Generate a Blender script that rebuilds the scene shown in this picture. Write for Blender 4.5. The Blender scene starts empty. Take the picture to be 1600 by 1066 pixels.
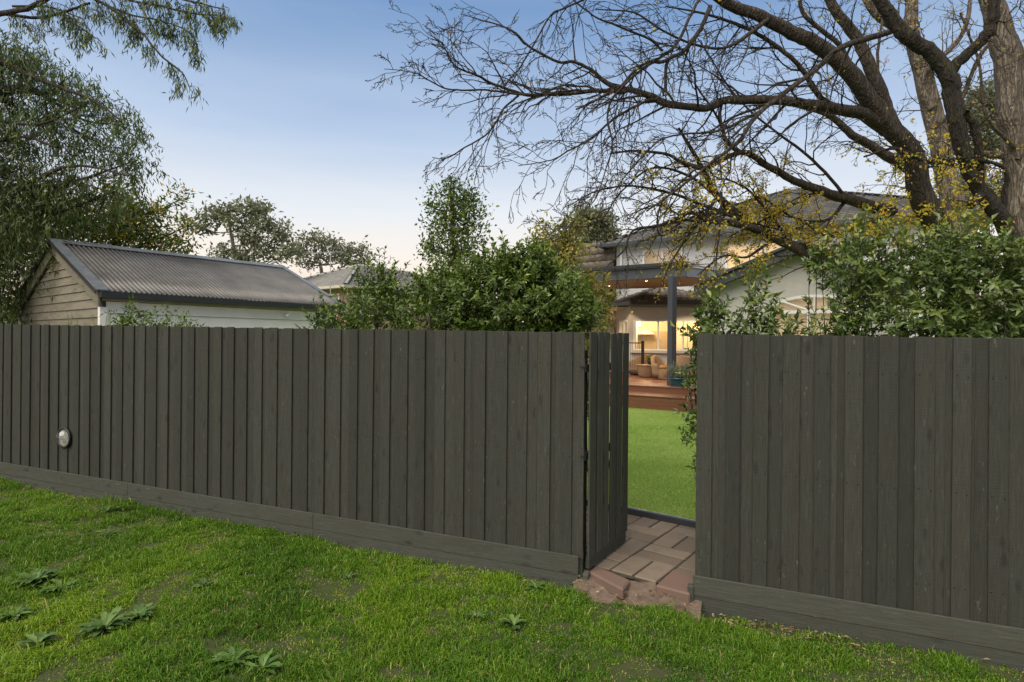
import bpy, math, random
import numpy as np
from mathutils import Vector, Matrix
R = math.radians
SC = bpy.context.scene
# ------------------------------------------------------------------ camera, sky, sun, exposure
CH = 1.97                      # eye height above the ground at the gate
FPX = 900.0                    # focal length in photo pixels (photo 1600 wide)
RO = 0.009                     # slight camera roll
cam = bpy.data.objects.new('camera', bpy.data.cameras.new('camera'))
SC.collection.objects.link(cam)
cam.data.sensor_width = 36; cam.data.lens = 36 * FPX / 1600
cam.data.clip_start = 0.05; cam.data.clip_end = 3000
cr, sr = math.cos(RO), math.sin(RO)
cam.matrix_world = Matrix(((cr, -sr, 0, 0), (0, 0, -1, 0), (sr, cr, 0, CH), (0, 0, 0, 1)))
SC.camera = cam
SUN_EL, SUN_ROT = R(48), R(215)
w = bpy.data.worlds.new('World'); SC.world = w; w.use_nodes = True
wt = w.node_tree; wt.nodes.clear()
wo = wt.nodes.new('ShaderNodeOutputWorld'); wb = wt.nodes.new('ShaderNodeBackground')
sk = wt.nodes.new('ShaderNodeTexSky'); sk.sky_type = 'NISHITA'; sk.sun_disc = False
sk.sun_elevation = SUN_EL; sk.sun_rotation = SUN_ROT
sk.air_density = 1.0; sk.dust_density = 1.0; sk.ozone_density = 1.5
# dusk gradient of the sky in view: cream at the horizon, pale, then blue higher up, with a thin pink band of cloud
tcw = wt.nodes.new('ShaderNodeTexCoord'); spw = wt.nodes.new('ShaderNodeSeparateXYZ'); wt.links.new(tcw.outputs['Generated'], spw.inputs[0])
mpw = wt.nodes.new('ShaderNodeMapping'); mpw.inputs['Scale'].default_value = (1.2, 1.2, 9); wt.links.new(tcw.outputs['Generated'], mpw.inputs['Vector'])
nzw = wt.nodes.new('ShaderNodeTexNoise'); nzw.inputs['Scale'].default_value = 2.2; nzw.inputs['Detail'].default_value = 5; wt.links.new(mpw.outputs[0], nzw.inputs['Vector'])
adw = wt.nodes.new('ShaderNodeMath'); adw.operation = 'MULTIPLY_ADD'; adw.inputs[1].default_value = .08; wt.links.new(nzw.outputs['Fac'], adw.inputs[0])
sbw = wt.nodes.new('ShaderNodeMath'); sbw.operation = 'SUBTRACT'; sbw.inputs[1].default_value = .04; wt.links.new(spw.outputs[2], sbw.inputs[0]); wt.links.new(sbw.outputs[0], adw.inputs[2])
rpw = wt.nodes.new('ShaderNodeValToRGB'); wt.links.new(adw.outputs[0], rpw.inputs[0]); ew = rpw.color_ramp.elements
stw = [(0.0, (.62, .46, .42)), (.07, (.80, .62, .50)), (.13, (.86, .76, .66)), (.20, (.72, .74, .76)), (.33, (.43, .53, .69)), (.50, (.165, .285, .50)), (.60, (.26, .34, .48)), (.75, (.66, .64, .60)), (1.0, (.80, .74, .64))]  # pale warm zenith stops are added out of view to neutralise blue ambient light
while len(ew) < len(stw): ew.new(.5)
for i, (p_, c_) in enumerate(stw): ew[i].position = p_; ew[i].color = (*c_, 1)
scw = wt.nodes.new('ShaderNodeVectorMath'); scw.operation = 'SCALE'; scw.inputs['Scale'].default_value = 10.0; wt.links.new(rpw.outputs[0], scw.inputs[0])
mxw = wt.nodes.new('ShaderNodeMix'); mxw.data_type = 'RGBA'; mxw.inputs[0].default_value = .88
wt.links.new(sk.outputs[0], mxw.inputs[6]); wt.links.new(scw.outputs[0], mxw.inputs[7])
wb.inputs['Strength'].default_value = 0.10
wt.links.new(mxw.outputs[2], wb.inputs['Color']); wt.links.new(wb.outputs[0], wo.inputs['Surface'])
sun = bpy.data.objects.new('sun', bpy.data.lights.new('sun', 'SUN'))
SC.collection.objects.link(sun)
sun.data.energy = 3.0; sun.data.angle = R(60); sun.data.color = (1.0, .90, .74)
sdir = Vector((math.sin(SUN_ROT) * math.cos(SUN_EL), math.cos(SUN_ROT) * math.cos(SUN_EL), math.sin(SUN_EL)))
sun.rotation_euler = sdir.to_track_quat('Z', 'Y').to_euler()
SC.view_settings.view_transform = 'Standard'; SC.view_settings.look = 'None'
SC.view_settings.exposure = 0.35; SC.view_settings.gamma = 1.0
SC.cycles.use_denoising = True
SC.cycles.max_bounces = 8; SC.cycles.transparent_max_bounces = 12
# ------------------------------------------------------------------ helpers
rng = np.random.default_rng(7); random.seed(7)
COL = SC.collection
def P(px, py, Z):
    u = (px - 800) / FPX; v = (533 - py) / FPX
    return Vector(((u * cr - v * sr) * Z, Z, CH + (v * cr + u * sr) * Z))
def tag(o, label=None, cat=None, group=None, kind=None):
    if label: o['label'] = label
    if cat: o['category'] = cat
    if group: o['group'] = group
    if kind: o['kind'] = kind
    return o
def empty(name, loc, label, cat, group=None):
    o = bpy.data.objects.new(name, None); COL.objects.link(o)
    o.location = loc; o.empty_display_size = .2
    o['_w'] = 1; del o['_w']
    return tag(o, label, cat, group)
def link(name, me, mat, parent=None):
    o = bpy.data.objects.new(name, me); COL.objects.link(o)
    if mat is not None: me.materials.append(mat)
    if parent is not None:
        o.parent = parent
        p = parent; off = Vector((0, 0, 0)); 
        # meshes are built in world coordinates: cancel the parents' translation and rotation
        M = Matrix.Identity(4); chain = []
        while p is not None: chain.append(p); p = p.parent
        for q in reversed(chain): M = M @ (Matrix.LocRotScale(q.location, q.rotation_euler, q.scale) if q.parent is None else q.matrix_basis)
        o.matrix_basis = M.inverted()
    return o
def tri_mesh(name, V, T, smooth=False, attr=None, uv=None):
    V = np.asarray(V, dtype=np.float32); T = np.asarray(T, dtype=np.int32)
    me = bpy.data.meshes.new(name)
    me.vertices.add(len(V)); me.vertices.foreach_set('co', V.ravel())
    k = T.shape[1]
    me.loops.add(T.size); me.polygons.add(len(T))
    me.loops.foreach_set('vertex_index', T.ravel())
    me.polygons.foreach_set('loop_start', np.arange(0, T.size, k, dtype=np.int32))
    if smooth: me.polygons.foreach_set('use_smooth', np.ones(len(T), dtype=bool))
    me.update(calc_edges=True)
    if attr is not None:
        a = me.attributes.new('rnd', 'FLOAT', 'FACE'); a.data.foreach_set('value', np.asarray(attr, dtype=np.float32))
    return me
class MB:
    """collects polygons (world coordinates) for one mesh"""
    def __init__(s): s.v = []; s.f = []; s.r = []; s.sm = []
    def poly(s, pts, rnd=.5):
        n = len(s.v); s.v += [tuple(p) for p in pts]; s.f.append(list(range(n, n + len(pts)))); s.r.append(rnd); return s
    def hexa(s, b, t, rnd=None):
        """b, t: four bottom and four top points, same winding (counter-clockwise from above)"""
        if rnd is None: rnd = random.random()
        n = len(s.v); s.v += [tuple(p) for p in b] + [tuple(p) for p in t]
        for f in ((3, 2, 1, 0), (4, 5, 6, 7), (0, 1, 5, 4), (1, 2, 6, 5), (2, 3, 7, 6), (3, 0, 4, 7)):
            s.f.append([n + i for i in f]); s.r.append(rnd)
        return s
    def beam(s, a, b, wv, hv, rnd=None):
        """box from a to b; wv and hv are full width and height vectors, centred"""
        a = Vector(a); b = Vector(b); wv = Vector(wv) / 2; hv = Vector(hv) / 2
        return s.hexa([a - wv - hv, a + wv - hv, b + wv - hv, b - wv - hv], [a - wv + hv, a + wv + hv, b + wv + hv, b - wv + hv], rnd)
    def box(s, c, sx, sy, sz, yaw=0, rnd=None):
        c = Vector(c); dx = Vector((math.cos(yaw), math.sin(yaw), 0)); dy = Vector((-math.sin(yaw), math.cos(yaw), 0))
        return s.beam(c - dy * sy / 2, c + dy * sy / 2, dx * sx, (0, 0, sz), rnd)
    def prism(s, pts, dz, rnd=None):
        pts = [Vector(p) for p in pts]; n = len(s.v); k = len(pts); d = Vector(dz) if not isinstance(dz, (int, float)) else Vector((0, 0, dz))
        if rnd is None: rnd = random.random()
        s.v += [tuple(p) for p in pts] + [tuple(p + d) for p in pts]
        s.f.append([n + i for i in reversed(range(k))]); s.f.append([n + k + i for i in range(k)]); s.r += [rnd, rnd]
        for i in range(k): s.f.append([n + i, n + (i + 1) % k, n + k + (i + 1) % k, n + k + i]); s.r.append(rnd)
        return s
    def lathe(s, c, prof, seg=20, axis=(0, 0, 1), rnd=.5):
        c = Vector(c); q = Vector((0, 0, 1)).rotation_difference(Vector(axis)); n = len(s.v)
        for r, z in prof:
            for i in range(seg):
                a = 2 * math.pi * i / seg; s.v.append(tuple(c + q @ Vector((r * math.cos(a), r * math.sin(a), z))))
        for j in range(len(prof) - 1):
            for i in range(seg):
                s.f.append([n + j * seg + i, n + j * seg + (i + 1) % seg, n + (j + 1) * seg + (i + 1) % seg, n + (j + 1) * seg + i]); s.r.append(rnd)
        return s
    def tube(s, pts, r, seg=8, rnd=.5):
        V, Q = tube_np([tuple(p) for p in pts], [r] * len(pts) if isinstance(r, (int, float)) else r, seg)
        n = len(s.v); s.v += [tuple(v) for v in V]
        for q in Q: s.f.append([n + int(i) for i in q]); s.r.append(rnd)
        return s
    def build(s, name, mat, parent=None, smooth=False, bevel=0):
        me = bpy.data.meshes.new(name); me.from_pydata(s.v, [], s.f); me.update()
        a = me.attributes.new('rnd', 'FLOAT', 'FACE'); a.data.foreach_set('value', np.array(s.r, dtype=np.float32))
        if smooth: me.polygons.foreach_set('use_smooth', np.ones(len(s.f), dtype=bool))
        o = link(name, me, mat, parent)
        if bevel:
            m = o.modifiers.new('bevel', 'BEVEL'); m.width = bevel; m.segments = 1; m.limit_method = 'ANGLE'
        return o
def tube_np(pts, rads, seg=6, jit=0, cap=True):
    pts = np.asarray(pts, float); rads = np.asarray(rads, float); n = len(pts)
    tg = np.gradient(pts, axis=0); tg /= np.linalg.norm(tg, axis=1)[:, None] + 1e-9
    ref = np.array([0.13, -.99, 0.07]) if abs(tg[0][1]) < .9 else np.array([1., 0, 0.1])
    u = np.cross(tg, ref); u /= np.linalg.norm(u, axis=1)[:, None] + 1e-9
    v = np.cross(tg, u)
    a = np.arange(seg) * 2 * math.pi / seg
    rr = np.repeat(rads[:, None], seg, 1)
    if jit:
        prof = 1 + jit * (np.sin(a * 3 + 1.1) * .5 + np.sin(a * 5 + 2.3) * .5)
        tw_ = np.linspace(0, 1.2, n)[:, None]; rr = rr * (1 + jit * (np.sin((a[None, :] + tw_) * 3 + 1.1) * .6 + np.sin((a[None, :] - tw_) * 5 + 2.3) * .5)) * (1 + jit * .22 * rng.standard_normal((n, seg)))
    V = pts[:, None, :] + rr[:, :, None] * (np.cos(a)[None, :, None] * u[:, None, :] + np.sin(a)[None, :, None] * v[:, None, :])
    V = V.reshape(-1, 3)
    i = np.arange(n - 1)[:, None] * seg; j = np.arange(seg)[None, :]; j2 = (j + 1) % seg
    Q = np.stack([i + j, i + j2, i + seg + j2, i + seg + j], -1).reshape(-1, 4)
    return V, Q
def smooth_line(pts, n):
    pts = np.asarray(pts, float)
    if len(pts) < 3: 
        t = np.linspace(0, 1, n)[:, None]; return pts[0] * (1 - t) + pts[-1] * t
    p = np.vstack([2 * pts[0] - pts[1], pts, 2 * pts[-1] - pts[-2]])
    out = []
    m = len(pts) - 1
    for t in np.linspace(0, m - 1e-6, n):
        k = int(t); f = t - k; a, b, c, d = p[k], p[k + 1], p[k + 2], p[k + 3]
        out.append(.5 * ((2 * b) + (-a + c) * f + (2 * a - 5 * b + 4 * c - d) * f * f + (-a + 3 * b - 3 * c + d) * f ** 3))
    return np.array(out)
class TB:
    """collects tubes with numpy"""
    def __init__(s): s.V = []; s.Q = []; s.n = 0
    def add(s, pts, rads, seg=5, jit=0):
        V, Q = tube_np(pts, rads, seg, jit); s.V.append(V); s.Q.append(Q + s.n); s.n += len(V)
    def build(s, name, mat, parent=None):
        return link(name, tri_mesh(name, np.vstack(s.V), np.vstack(s.Q), True), mat, parent)
def unit(a): return a / (np.linalg.norm(a, axis=-1, keepdims=True) + 1e-9)
def leaves(name, C, D, N, L, W, mat, parent=None, fold=.25, curl=.15, rnd=None, kind=None):
    n = len(C); D = unit(D); S = unit(np.cross(D, N)); N2 = np.cross(S, D)
    L = np.broadcast_to(np.asarray(L, float), (n,))[:, None]; W = np.broadcast_to(np.asarray(W, float), (n,))[:, None]
    base = C; mid = C + D * L * .5; tip = C + D * L - N2 * L * curl
    lf = C + D * L * .42 + S * W / 2 + N2 * W * fold; rt = C + D * L * .42 - S * W / 2 + N2 * W * fold
    V = np.stack([base, mid, tip, lf, rt], 1).reshape(-1, 3)
    T = np.array([[0, 1, 3], [1, 2, 3], [0, 4, 1], [1, 4, 2]])
    T = (np.arange(n)[:, None, None] * 5 + T[None]).reshape(-1, 3)
    if rnd is None: rnd = rng.random(n)
    me = tri_mesh(name, V, T, False, np.repeat(rnd, 4))
    return link(name, me, mat, parent)
def rdir(n): return unit(rng.standard_normal((n, 3)))
def clumps_sample(cl, dens_cluster, per, spread, sl=.14):
    """cl: list of (centre, rx, ry, rz, weight). Short leafy sprays near the shell of each ellipsoid; returns leaf positions, leaf directions, normals, spray tone, height"""
    C = []; Dd = []; Nn = []; Tn = []; Oz = []
    for c, rx, ry, rz, wt_ in cl:
        k = max(4, int(dens_cluster * wt_))
        d = rdir(k); r = (rng.random(k) ** .42)[:, None] * (1 + .13 * rng.standard_normal((k, 1)))
        pc = np.array(c) + d * r * np.array([rx, ry, rz])
        gap = np.sin(pc[:, 0] * 9 + 1.7 * np.sin(pc[:, 2] * 8)) + np.sin(pc[:, 2] * 11 + pc[:, 1] * 6); ok = (gap > -1.15) | (rng.random(k) < .25); pc = pc[ok]; d = d[ok]; k = len(pc)
        ax = unit(d * .7 + rng.standard_normal((k, 3)) * .45 + np.array([0, 0, .45])); tone = rng.random(k)
        m = rng.poisson(per, k) + 3; idx = np.repeat(np.arange(k), m)
        j = np.concatenate([np.arange(q) for q in m]); t = (j + .5) / m[idx]
        e1 = unit(np.cross(ax, rng.standard_normal((k, 3)))); e2 = np.cross(ax, e1); ang = j * 2.4 + tone[idx] * 6
        rad = e1[idx] * np.cos(ang)[:, None] + e2[idx] * np.sin(ang)[:, None]
        L_ = sl * rng.uniform(.6, 1.3, k)
        C.append(pc[idx] + ax[idx] * ((t - .3) * L_[idx])[:, None] + rng.standard_normal((len(idx), 3)) * spread * .18)
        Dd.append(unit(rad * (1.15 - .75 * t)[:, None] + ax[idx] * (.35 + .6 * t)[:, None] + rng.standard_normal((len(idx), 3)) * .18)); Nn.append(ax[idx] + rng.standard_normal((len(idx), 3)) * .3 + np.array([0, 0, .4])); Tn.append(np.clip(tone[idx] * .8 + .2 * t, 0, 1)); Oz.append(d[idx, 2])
    return np.vstack(C), np.vstack(Dd), np.vstack(Nn), np.concatenate(Tn), np.concatenate(Oz)
# ------------------------------------------------------------------ materials
def nm(name):
    m = bpy.data.materials.new(name); m.use_nodes = True; t = m.node_tree; t.nodes.clear()
    out = t.nodes.new('ShaderNodeOutputMaterial'); b = t.nodes.new('ShaderNodeBsdfPrincipled')
    t.links.new(b.outputs[0], out.inputs[0]); return m, t, b, out
def N_(t, ty, **kw):
    n = t.nodes.new(ty)
    for k, v in kw.items(): setattr(n, k, v)
    return n
def ramp(t, src, stops):
    r = t.nodes.new('ShaderNodeValToRGB'); e = r.color_ramp.elements
    while len(e) < len(stops): e.new(.5)
    for i, (p, c) in enumerate(stops): e[i].position = p; e[i].color = (*c, 1) if len(c) == 3 else c
    t.links.new(src, r.inputs[0]); return r.outputs[0]
def coords(t, scale=(1, 1, 1), rot=(0, 0, 0), which='Object'):
    tc = t.nodes.new('ShaderNodeTexCoord'); mp = t.nodes.new('ShaderNodeMapping')
    mp.inputs['Scale'].default_value = scale; mp.inputs['Rotation'].default_value = rot
    t.links.new(tc.outputs[which], mp.inputs['Vector']); return mp.outputs[0]
def noise(t, vec, scale=5, detail=5, rough=.6, dist=0):
    n = t.nodes.new('ShaderNodeTexNoise'); n.inputs['Scale'].default_value = scale; n.inputs['Detail'].default_value = detail
    n.inputs['Roughness'].default_value = rough; n.inputs['Distortion'].default_value = dist
    t.links.new(vec, n.inputs['Vector']); return n.outputs['Fac']
def mix(t, fac, a, b, mode='MIX'):
    m = t.nodes.new('ShaderNodeMix'); m.data_type = 'RGBA'; m.blend_type = mode
    if isinstance(fac, (int, float)): m.inputs[0].default_value = fac
    else: t.links.new(fac, m.inputs[0])
    for i, x in ((6, a), (7, b)):
        if isinstance(x, tuple): m.inputs[i].default_value = (*x, 1)
        else: t.links.new(x, m.inputs[i])
    return m.outputs[2]
def bump(t, b, h, strength=.3, dist=.01):
    n = t.nodes.new('ShaderNodeBump'); n.inputs['Strength'].default_value = strength; n.inputs['Distance'].default_value = dist
    t.links.new(h, n.inputs['Height']); t.links.new(n.outputs[0], b.inputs['Normal'])
def attr(t): a = t.nodes.new('ShaderNodeAttribute'); a.attribute_name = 'rnd'; return a.outputs['Fac']
def math_(t, op, a, b=None):
    m = t.nodes.new('ShaderNodeMath'); m.operation = op
    for i, x in enumerate((a, b)):
        if x is None: continue
        if isinstance(x, (int, float)): m.inputs[i].default_value = x
        else: t.links.new(x, m.inputs[i])
    return m.outputs[0]
def plain(name, c, rough=.6, metal=0, var=.15, sc=6, bmp=0, emit=None, es=0):
    m, t, b, o = nm(name); v = coords(t)
    n = noise(t, v, sc, 6); lo = tuple(x * (1 - var) for x in c); hi = tuple(min(1, x * (1 + var)) for x in c)
    t.links.new(ramp(t, n, [(.3, lo), (.7, hi)]), b.inputs['Base Color'])
    b.inputs['Roughness'].default_value = rough; b.inputs['Metallic'].default_value = metal
    if bmp: bump(t, b, noise(t, v, sc * 12, 4), bmp, .004)
    if emit: b.inputs['Emission Color'].default_value = (*emit, 1); b.inputs['Emission Strength'].default_value = es
    return m
def wood_paint(name, c1, c2, c3, along='z', rough=.75, yaw=0):
    """stained sawn timber: per-board tone, long grain, knots, weather stains"""
    m, t, b, o = nm(name)
    sg = (14, 14, .7) if along == 'z' else (.7, 14, 14)
    a = attr(t)
    tc = t.nodes.new('ShaderNodeTexCoord'); cmb = t.nodes.new('ShaderNodeCombineXYZ')
    t.links.new(math_(t, 'MULTIPLY', a, 37.), cmb.inputs[2 if along == 'z' else 0])
    vr = t.nodes.new('ShaderNodeVectorRotate'); vr.rotation_type = 'Z_AXIS'; vr.inputs['Angle'].default_value = -yaw
    t.links.new(tc.outputs['Object'], vr.inputs['Vector'])
    va = t.nodes.new('ShaderNodeVectorMath'); va.operation = 'ADD'; t.links.new(vr.outputs[0], va.inputs[0]); t.links.new(cmb.outputs[0], va.inputs[1])
    def mp(s): 
        q = t.nodes.new('ShaderNodeMapping'); q.inputs['Scale'].default_value = s; t.links.new(va.outputs[0], q.inputs['Vector']); return q.outputs[0]
    g = noise(t, mp(sg), 6, 6, .65, 1.5)
    st = noise(t, mp((3, 3, .9) if along == 'z' else (.9, 3, 3)), 2.2, 4, .6)
    base = ramp(t, a, [(0, c1), (.5, c2), (1, c3)])
    base = mix(t, math_(t, 'MULTIPLY', ramp(t, g, [(.35, (0, 0, 0)), (.68, (1, 1, 1))]), .6), base, tuple(x * .45 for x in c1))
    brown = ramp(t, st, [(.46, (0, 0, 0)), (.66, (1, 1, 1))])
    base = mix(t, math_(t, 'MULTIPLY', brown, .28), base, (.052, .040, .026))
    # knots
    vo = t.nodes.new('ShaderNodeTexVoronoi'); vo.inputs['Scale'].default_value = 1.0
    t.links.new(mp((9, 9, 3.0) if along == 'z' else (3.0, 7, 7)), vo.inputs['Vector'])
    kn = ramp(t, vo.outputs['Distance'], [(.08, (1, 1, 1)), (.20, (0, 0, 0))])
    base = mix(t, math_(t, 'MULTIPLY', math_(t, 'MULTIPLY', kn, st), 1.1), base, (.016, .015, .013))
    base = mix(t, math_(t, 'LESS_THAN', a, -.5), base, (.012, .011, .010))
    # pale scuffs
    sc = noise(t, mp((16, 16, 4) if along == 'z' else (4, 16, 16)), 3, 3, .5)
    base = mix(t, math_(t, 'MULTIPLY', ramp(t, sc, [(.68, (0, 0, 0)), (.76, (1, 1, 1))]), .35), base, (.2, .19, .16))
    t.links.new(base, b.inputs['Base Color'])
    b.inputs['Roughness'].default_value = rough; b.inputs['Specular IOR Level'].default_value = .3
    saw = noise(t, mp((8, 8, 160) if along == 'z' else (160, 8, 8)), 1, 2, .5)
    h = math_(t, 'ADD', g, math_(t, 'MULTIPLY', saw, .5)); bump(t, b, h, .7, .005)
    return m
FY = math.atan2(-.373, .928)
M = {}
M['fence'] = wood_paint('fence_stain', (.035, .038, .030), (.047, .050, .040), (.058, .060, .048))
M['plinth'] = wood_paint('plinth_stain', (.062, .067, .054), (.074, .078, .063), (.084, .087, .070), along='x', yaw=FY)
M['gate'] = wood_paint('gate_stain', (.038, .044, .034), (.054, .060, .047), (.075, .080, .064))
M['old_board'] = wood_paint('weathered_paint', (.25, .225, .165), (.31, .28, .21), (.37, .33, .25), along='x', yaw=math.atan2(-.615, .788))
M['white_board'] = plain('white_weatherboard', (.84, .81, .74), .55, var=.06, sc=3)
M['dark_trim'] = plain('dark_trim', (.035, .040, .048), .45, var=.15)
M['post_paint'] = plain('charcoal_paint', (.045, .050, .058), .5, var=.08)
M['side_fascia'] = plain('grey_fascia', (.17, .18, .20), .5, var=.08)
M['render'] = plain('house_render', (.47, .45, .43), .85, var=.05, sc=8, bmp=.25)
M['white_wall'] = plain('white_wall_paint', (.52, .52, .52), .7, var=.05, sc=4)
M['white'] = plain('white_paint', (.75, .75, .74), .45, var=.04)
M['deck'] = wood_paint('deck_timber', (.17, .07, .035), (.21, .085, .045), (.25, .11, .06), along='x', rough=.5, yaw=math.atan2(-.584, .8115))
M['soffit'] = wood_paint('soffit_timber', (.42, .30, .20), (.48, .34, .23), (.52, .38, .26), along='x', rough=.5)
M['wicker'] = None
def mk_wicker():
    m, t, b, o = nm('wicker'); v = coords(t, (1, 1, 1))
    wv = t.nodes.new('ShaderNodeTexWave'); wv.bands_direction = 'Z'; wv.inputs['Scale'].default_value = 14; wv.inputs['Distortion'].default_value = 3; wv.inputs['Detail Scale'].default_value = 9
    t.links.new(v, wv.inputs['Vector'])
    n = noise(t, v, 40, 3)
    t.links.new(ramp(t, math_(t, 'MULTIPLY', wv.outputs['Fac'], n), [(.1, (.14, .07, .03)), (.5, (.56, .37, .21))]), b.inputs['Base Color'])
    b.inputs['Roughness'].default_value = .6; bump(t, b, wv.outputs['Fac'], .8, .012); return m
M['wicker'] = mk_wicker()
def mk_tiles(name, c1, c2, yaw, sc=3.2):
    m, t, b, o = nm(name)
    tc = t.nodes.new('ShaderNodeTexCoord'); a = attr(t)
    n = noise(t, tc.outputs['Object'], 9, 5)
    base = ramp(t, a, [(0, c1), (1, c2)])
    base = mix(t, math_(t, 'MULTIPLY', n, .5), base, tuple(x * .5 for x in c1))
    t.links.new(base, b.inputs['Base Color']); b.inputs['Roughness'].default_value = .55
    bump(t, b, noise(t, tc.outputs['Object'], 30, 4), .3, .01); return m
M['tile_dark'] = mk_tiles('dark_roof_tile', (.035, .035, .038), (.115, .115, .118), 0)
M['tile_brown'] = mk_tiles('brown_roof_tile', (.11, .085, .070), (.19, .15, .125), 0)
M['tile_grey'] = mk_tiles('grey_roof_tile', (.17, .165, .16), (.25, .24, .225), 0)
def mk_corr():
    m, t, b, o = nm('corrugated_metal'); v = coords(t)
    n = noise(t, v, 1.6, 6, .7); n2 = noise(t, v, 26, 5, .7)
    base = ramp(t, n, [(.3, (.085, .083, .082)), (.62, (.185, .182, .18))])
    base = mix(t, ramp(t, n2, [(.58, (0, 0, 0)), (.72, (.7, .7, .7))]), base, (.055, .045, .038))
    base = mix(t, math_(t, 'MULTIPLY', ramp(t, attr(t), [(.1, (1, 1, 1)), (.55, (0, 0, 0))]), .8), base, (.045, .040, .036))  # shade between the ribs painted in: valleys get a darker colour
    t.links.new(base, b.inputs['Base Color']); b.inputs['Metallic'].default_value = .25; b.inputs['Roughness'].default_value = .42
    return m
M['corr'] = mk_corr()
M['flash'] = plain('roof_flashing', (.20, .22, .24), .4, .5, var=.3, sc=5)
M['brick'] = None
def mk_brick():
    m, t, b, o = nm('red_brown_brick'); v = coords(t, (1, 1, 1))
    bt = t.nodes.new('ShaderNodeTexBrick'); bt.inputs['Scale'].default_value = 4.2
    bt.inputs['Color1'].default_value = (.24, .13, .085, 1); bt.inputs['Color2'].default_value = (.32, .19, .12, 1); bt.inputs['Mortar'].default_value = (.35, .31, .27, 1)
    sp = t.nodes.new('ShaderNodeSeparateXYZ'); cb = t.nodes.new('ShaderNodeCombineXYZ'); t.links.new(v, sp.inputs[0])
    t.links.new(math_(t, 'ADD', sp.outputs[0], sp.outputs[1]), cb.inputs[0]); t.links.new(sp.outputs[2], cb.inputs[1])
    t.links.new(cb.outputs[0], bt.inputs['Vector']); t.links.new(bt.outputs[0], b.inputs['Base Color']); b.inputs['Roughness'].default_value = .85; return m
M['brick'] = mk_brick()
def mk_leaf(name, stops, rough=.42, trans=.25, spec=.5):
    m, t, b, out = nm(name)
    a = attr(t); c = ramp(t, a, stops)
    t.links.new(c, b.inputs['Base Color']); b.inputs['Roughness'].default_value = rough; b.inputs['Specular IOR Level'].default_value = spec
    tr = t.nodes.new('ShaderNodeBsdfTranslucent'); t.links.new(mix(t, .5, c, (.20, .26, .02), 'ADD') if False else c, tr.inputs['Color'])
    mx = t.nodes.new('ShaderNodeMixShader'); mx.inputs[0].default_value = trans
    t.links.new(b.outputs[0], mx.inputs[1]); t.links.new(tr.outputs[0], mx.inputs[2]); t.links.new(mx.outputs[0], out.inputs[0]); return m
M['hedge'] = mk_leaf('hedge_leaf', [(0, (.040, .068, .010)), (.4, (.080, .135, .020)), (.75, (.14, .21, .030)), (1, (.29, .35, .06))], .33, .22, .6)
M['hedge_r'] = mk_leaf('viburnum_leaf', [(0, (.045, .075, .022)), (.4, (.085, .135, .032)), (.75, (.16, .22, .045)), (1, (.34, .38, .08))], .33, .2, .6)
M['euc'] = mk_leaf('gum_leaf', [(0, (.040, .062, .018)), (.5, (.075, .112, .028)), (.85, (.14, .19, .042)), (1, (.28, .33, .06))], .5, .3)
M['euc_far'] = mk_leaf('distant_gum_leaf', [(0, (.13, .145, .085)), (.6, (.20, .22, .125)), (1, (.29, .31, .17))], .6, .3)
M['silky'] = mk_leaf('silky_oak_leaf', [(0, (.07, .11, .015)), (.55, (.16, .21, .025)), (.84, (.34, .36, .04)), (.88, (.80, .45, .02)), (1, (.90, .50, .03))], .5, .35)
M['yellow'] = mk_leaf('autumn_leaf', [(0, (.40, .42, .06)), (.4, (.62, .54, .06)), (.8, (.66, .42, .04)), (1, (.55, .24, .04))], .5, .4)
M['autumn_green'] = mk_leaf('turning_leaf', [(0, (.15, .16, .04)), (.5, (.26, .26, .06)), (.8, (.42, .36, .07)), (1, (.60, .34, .06))], .5, .4)
M['lav'] = mk_leaf('lavender_leaf', [(0, (.16, .21, .13)), (1, (.32, .37, .26))], .6, .2)
M['weed'] = mk_leaf('weed_leaf', [(0, (.06, .125, .025)), (.6, (.10, .185, .04)), (1, (.17, .26, .07))], .45, .25)
M['dry'] = mk_leaf('dry_leaf', [(0, (.10, .06, .03)), (.5, (.20, .135, .07)), (.85, (.30, .22, .12)), (1, (.48, .41, .30))], .7, .1)
def mk_bark(name, c1, c2, moss=None, sc=8):
    m, t, b, o = nm(name); v = coords(t, (1, 1, .35))
    n = noise(t, v, sc, 8, .7, .6); base = ramp(t, n, [(.3, c1), (.68, c2)])
    n3 = noise(t, coords(t), sc * 4, 5)
    base = mix(t, math_(t, 'MULTIPLY', n3, .6), base, tuple(x * .5 for x in c1))
    if moss: base = mix(t, ramp(t, noise(t, coords(t), 3.1, 5), [(.5, (0, 0, 0)), (.62, (.8, .8, .8))]), base, moss)
    t.links.new(base, b.inputs['Base Color']); b.inputs['Roughness'].default_value = .9
    wv = t.nodes.new('ShaderNodeTexWave'); wv.bands_direction = 'DIAGONAL'; wv.inputs['Scale'].default_value = 5; wv.inputs['Distortion'].default_value = 9; wv.inputs['Detail'].default_value = 5; wv.inputs['Detail Scale'].default_value = 2.5; t.links.new(coords(t, (2.2, 2.2, .28)), wv.inputs['Vector'])
    base = mix(t, math_(t, 'MULTIPLY', ramp(t, wv.outputs['Fac'], [(.0, (1, 1, 1)), (.45, (0, 0, 0))]), .75), base, tuple(x * .45 for x in c1)); t.links.new(base, b.inputs['Base Color'])
    bump(t, b, math_(t, 'ADD', n, math_(t, 'MULTIPLY', wv.outputs['Fac'], 1.2)), 1.0, .04); return m
M['bark_dark'] = mk_bark('dark_bark', (.034, .027, .020), (.22, .165, .115))
M['bark_mossy'] = mk_bark('mossy_bark', (.030, .022, .016), (.10, .070, .045), (.055, .060, .020))
M['bark_pale'] = mk_bark('pale_bark', (.18, .135, .10), (.55, .46, .37))
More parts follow.
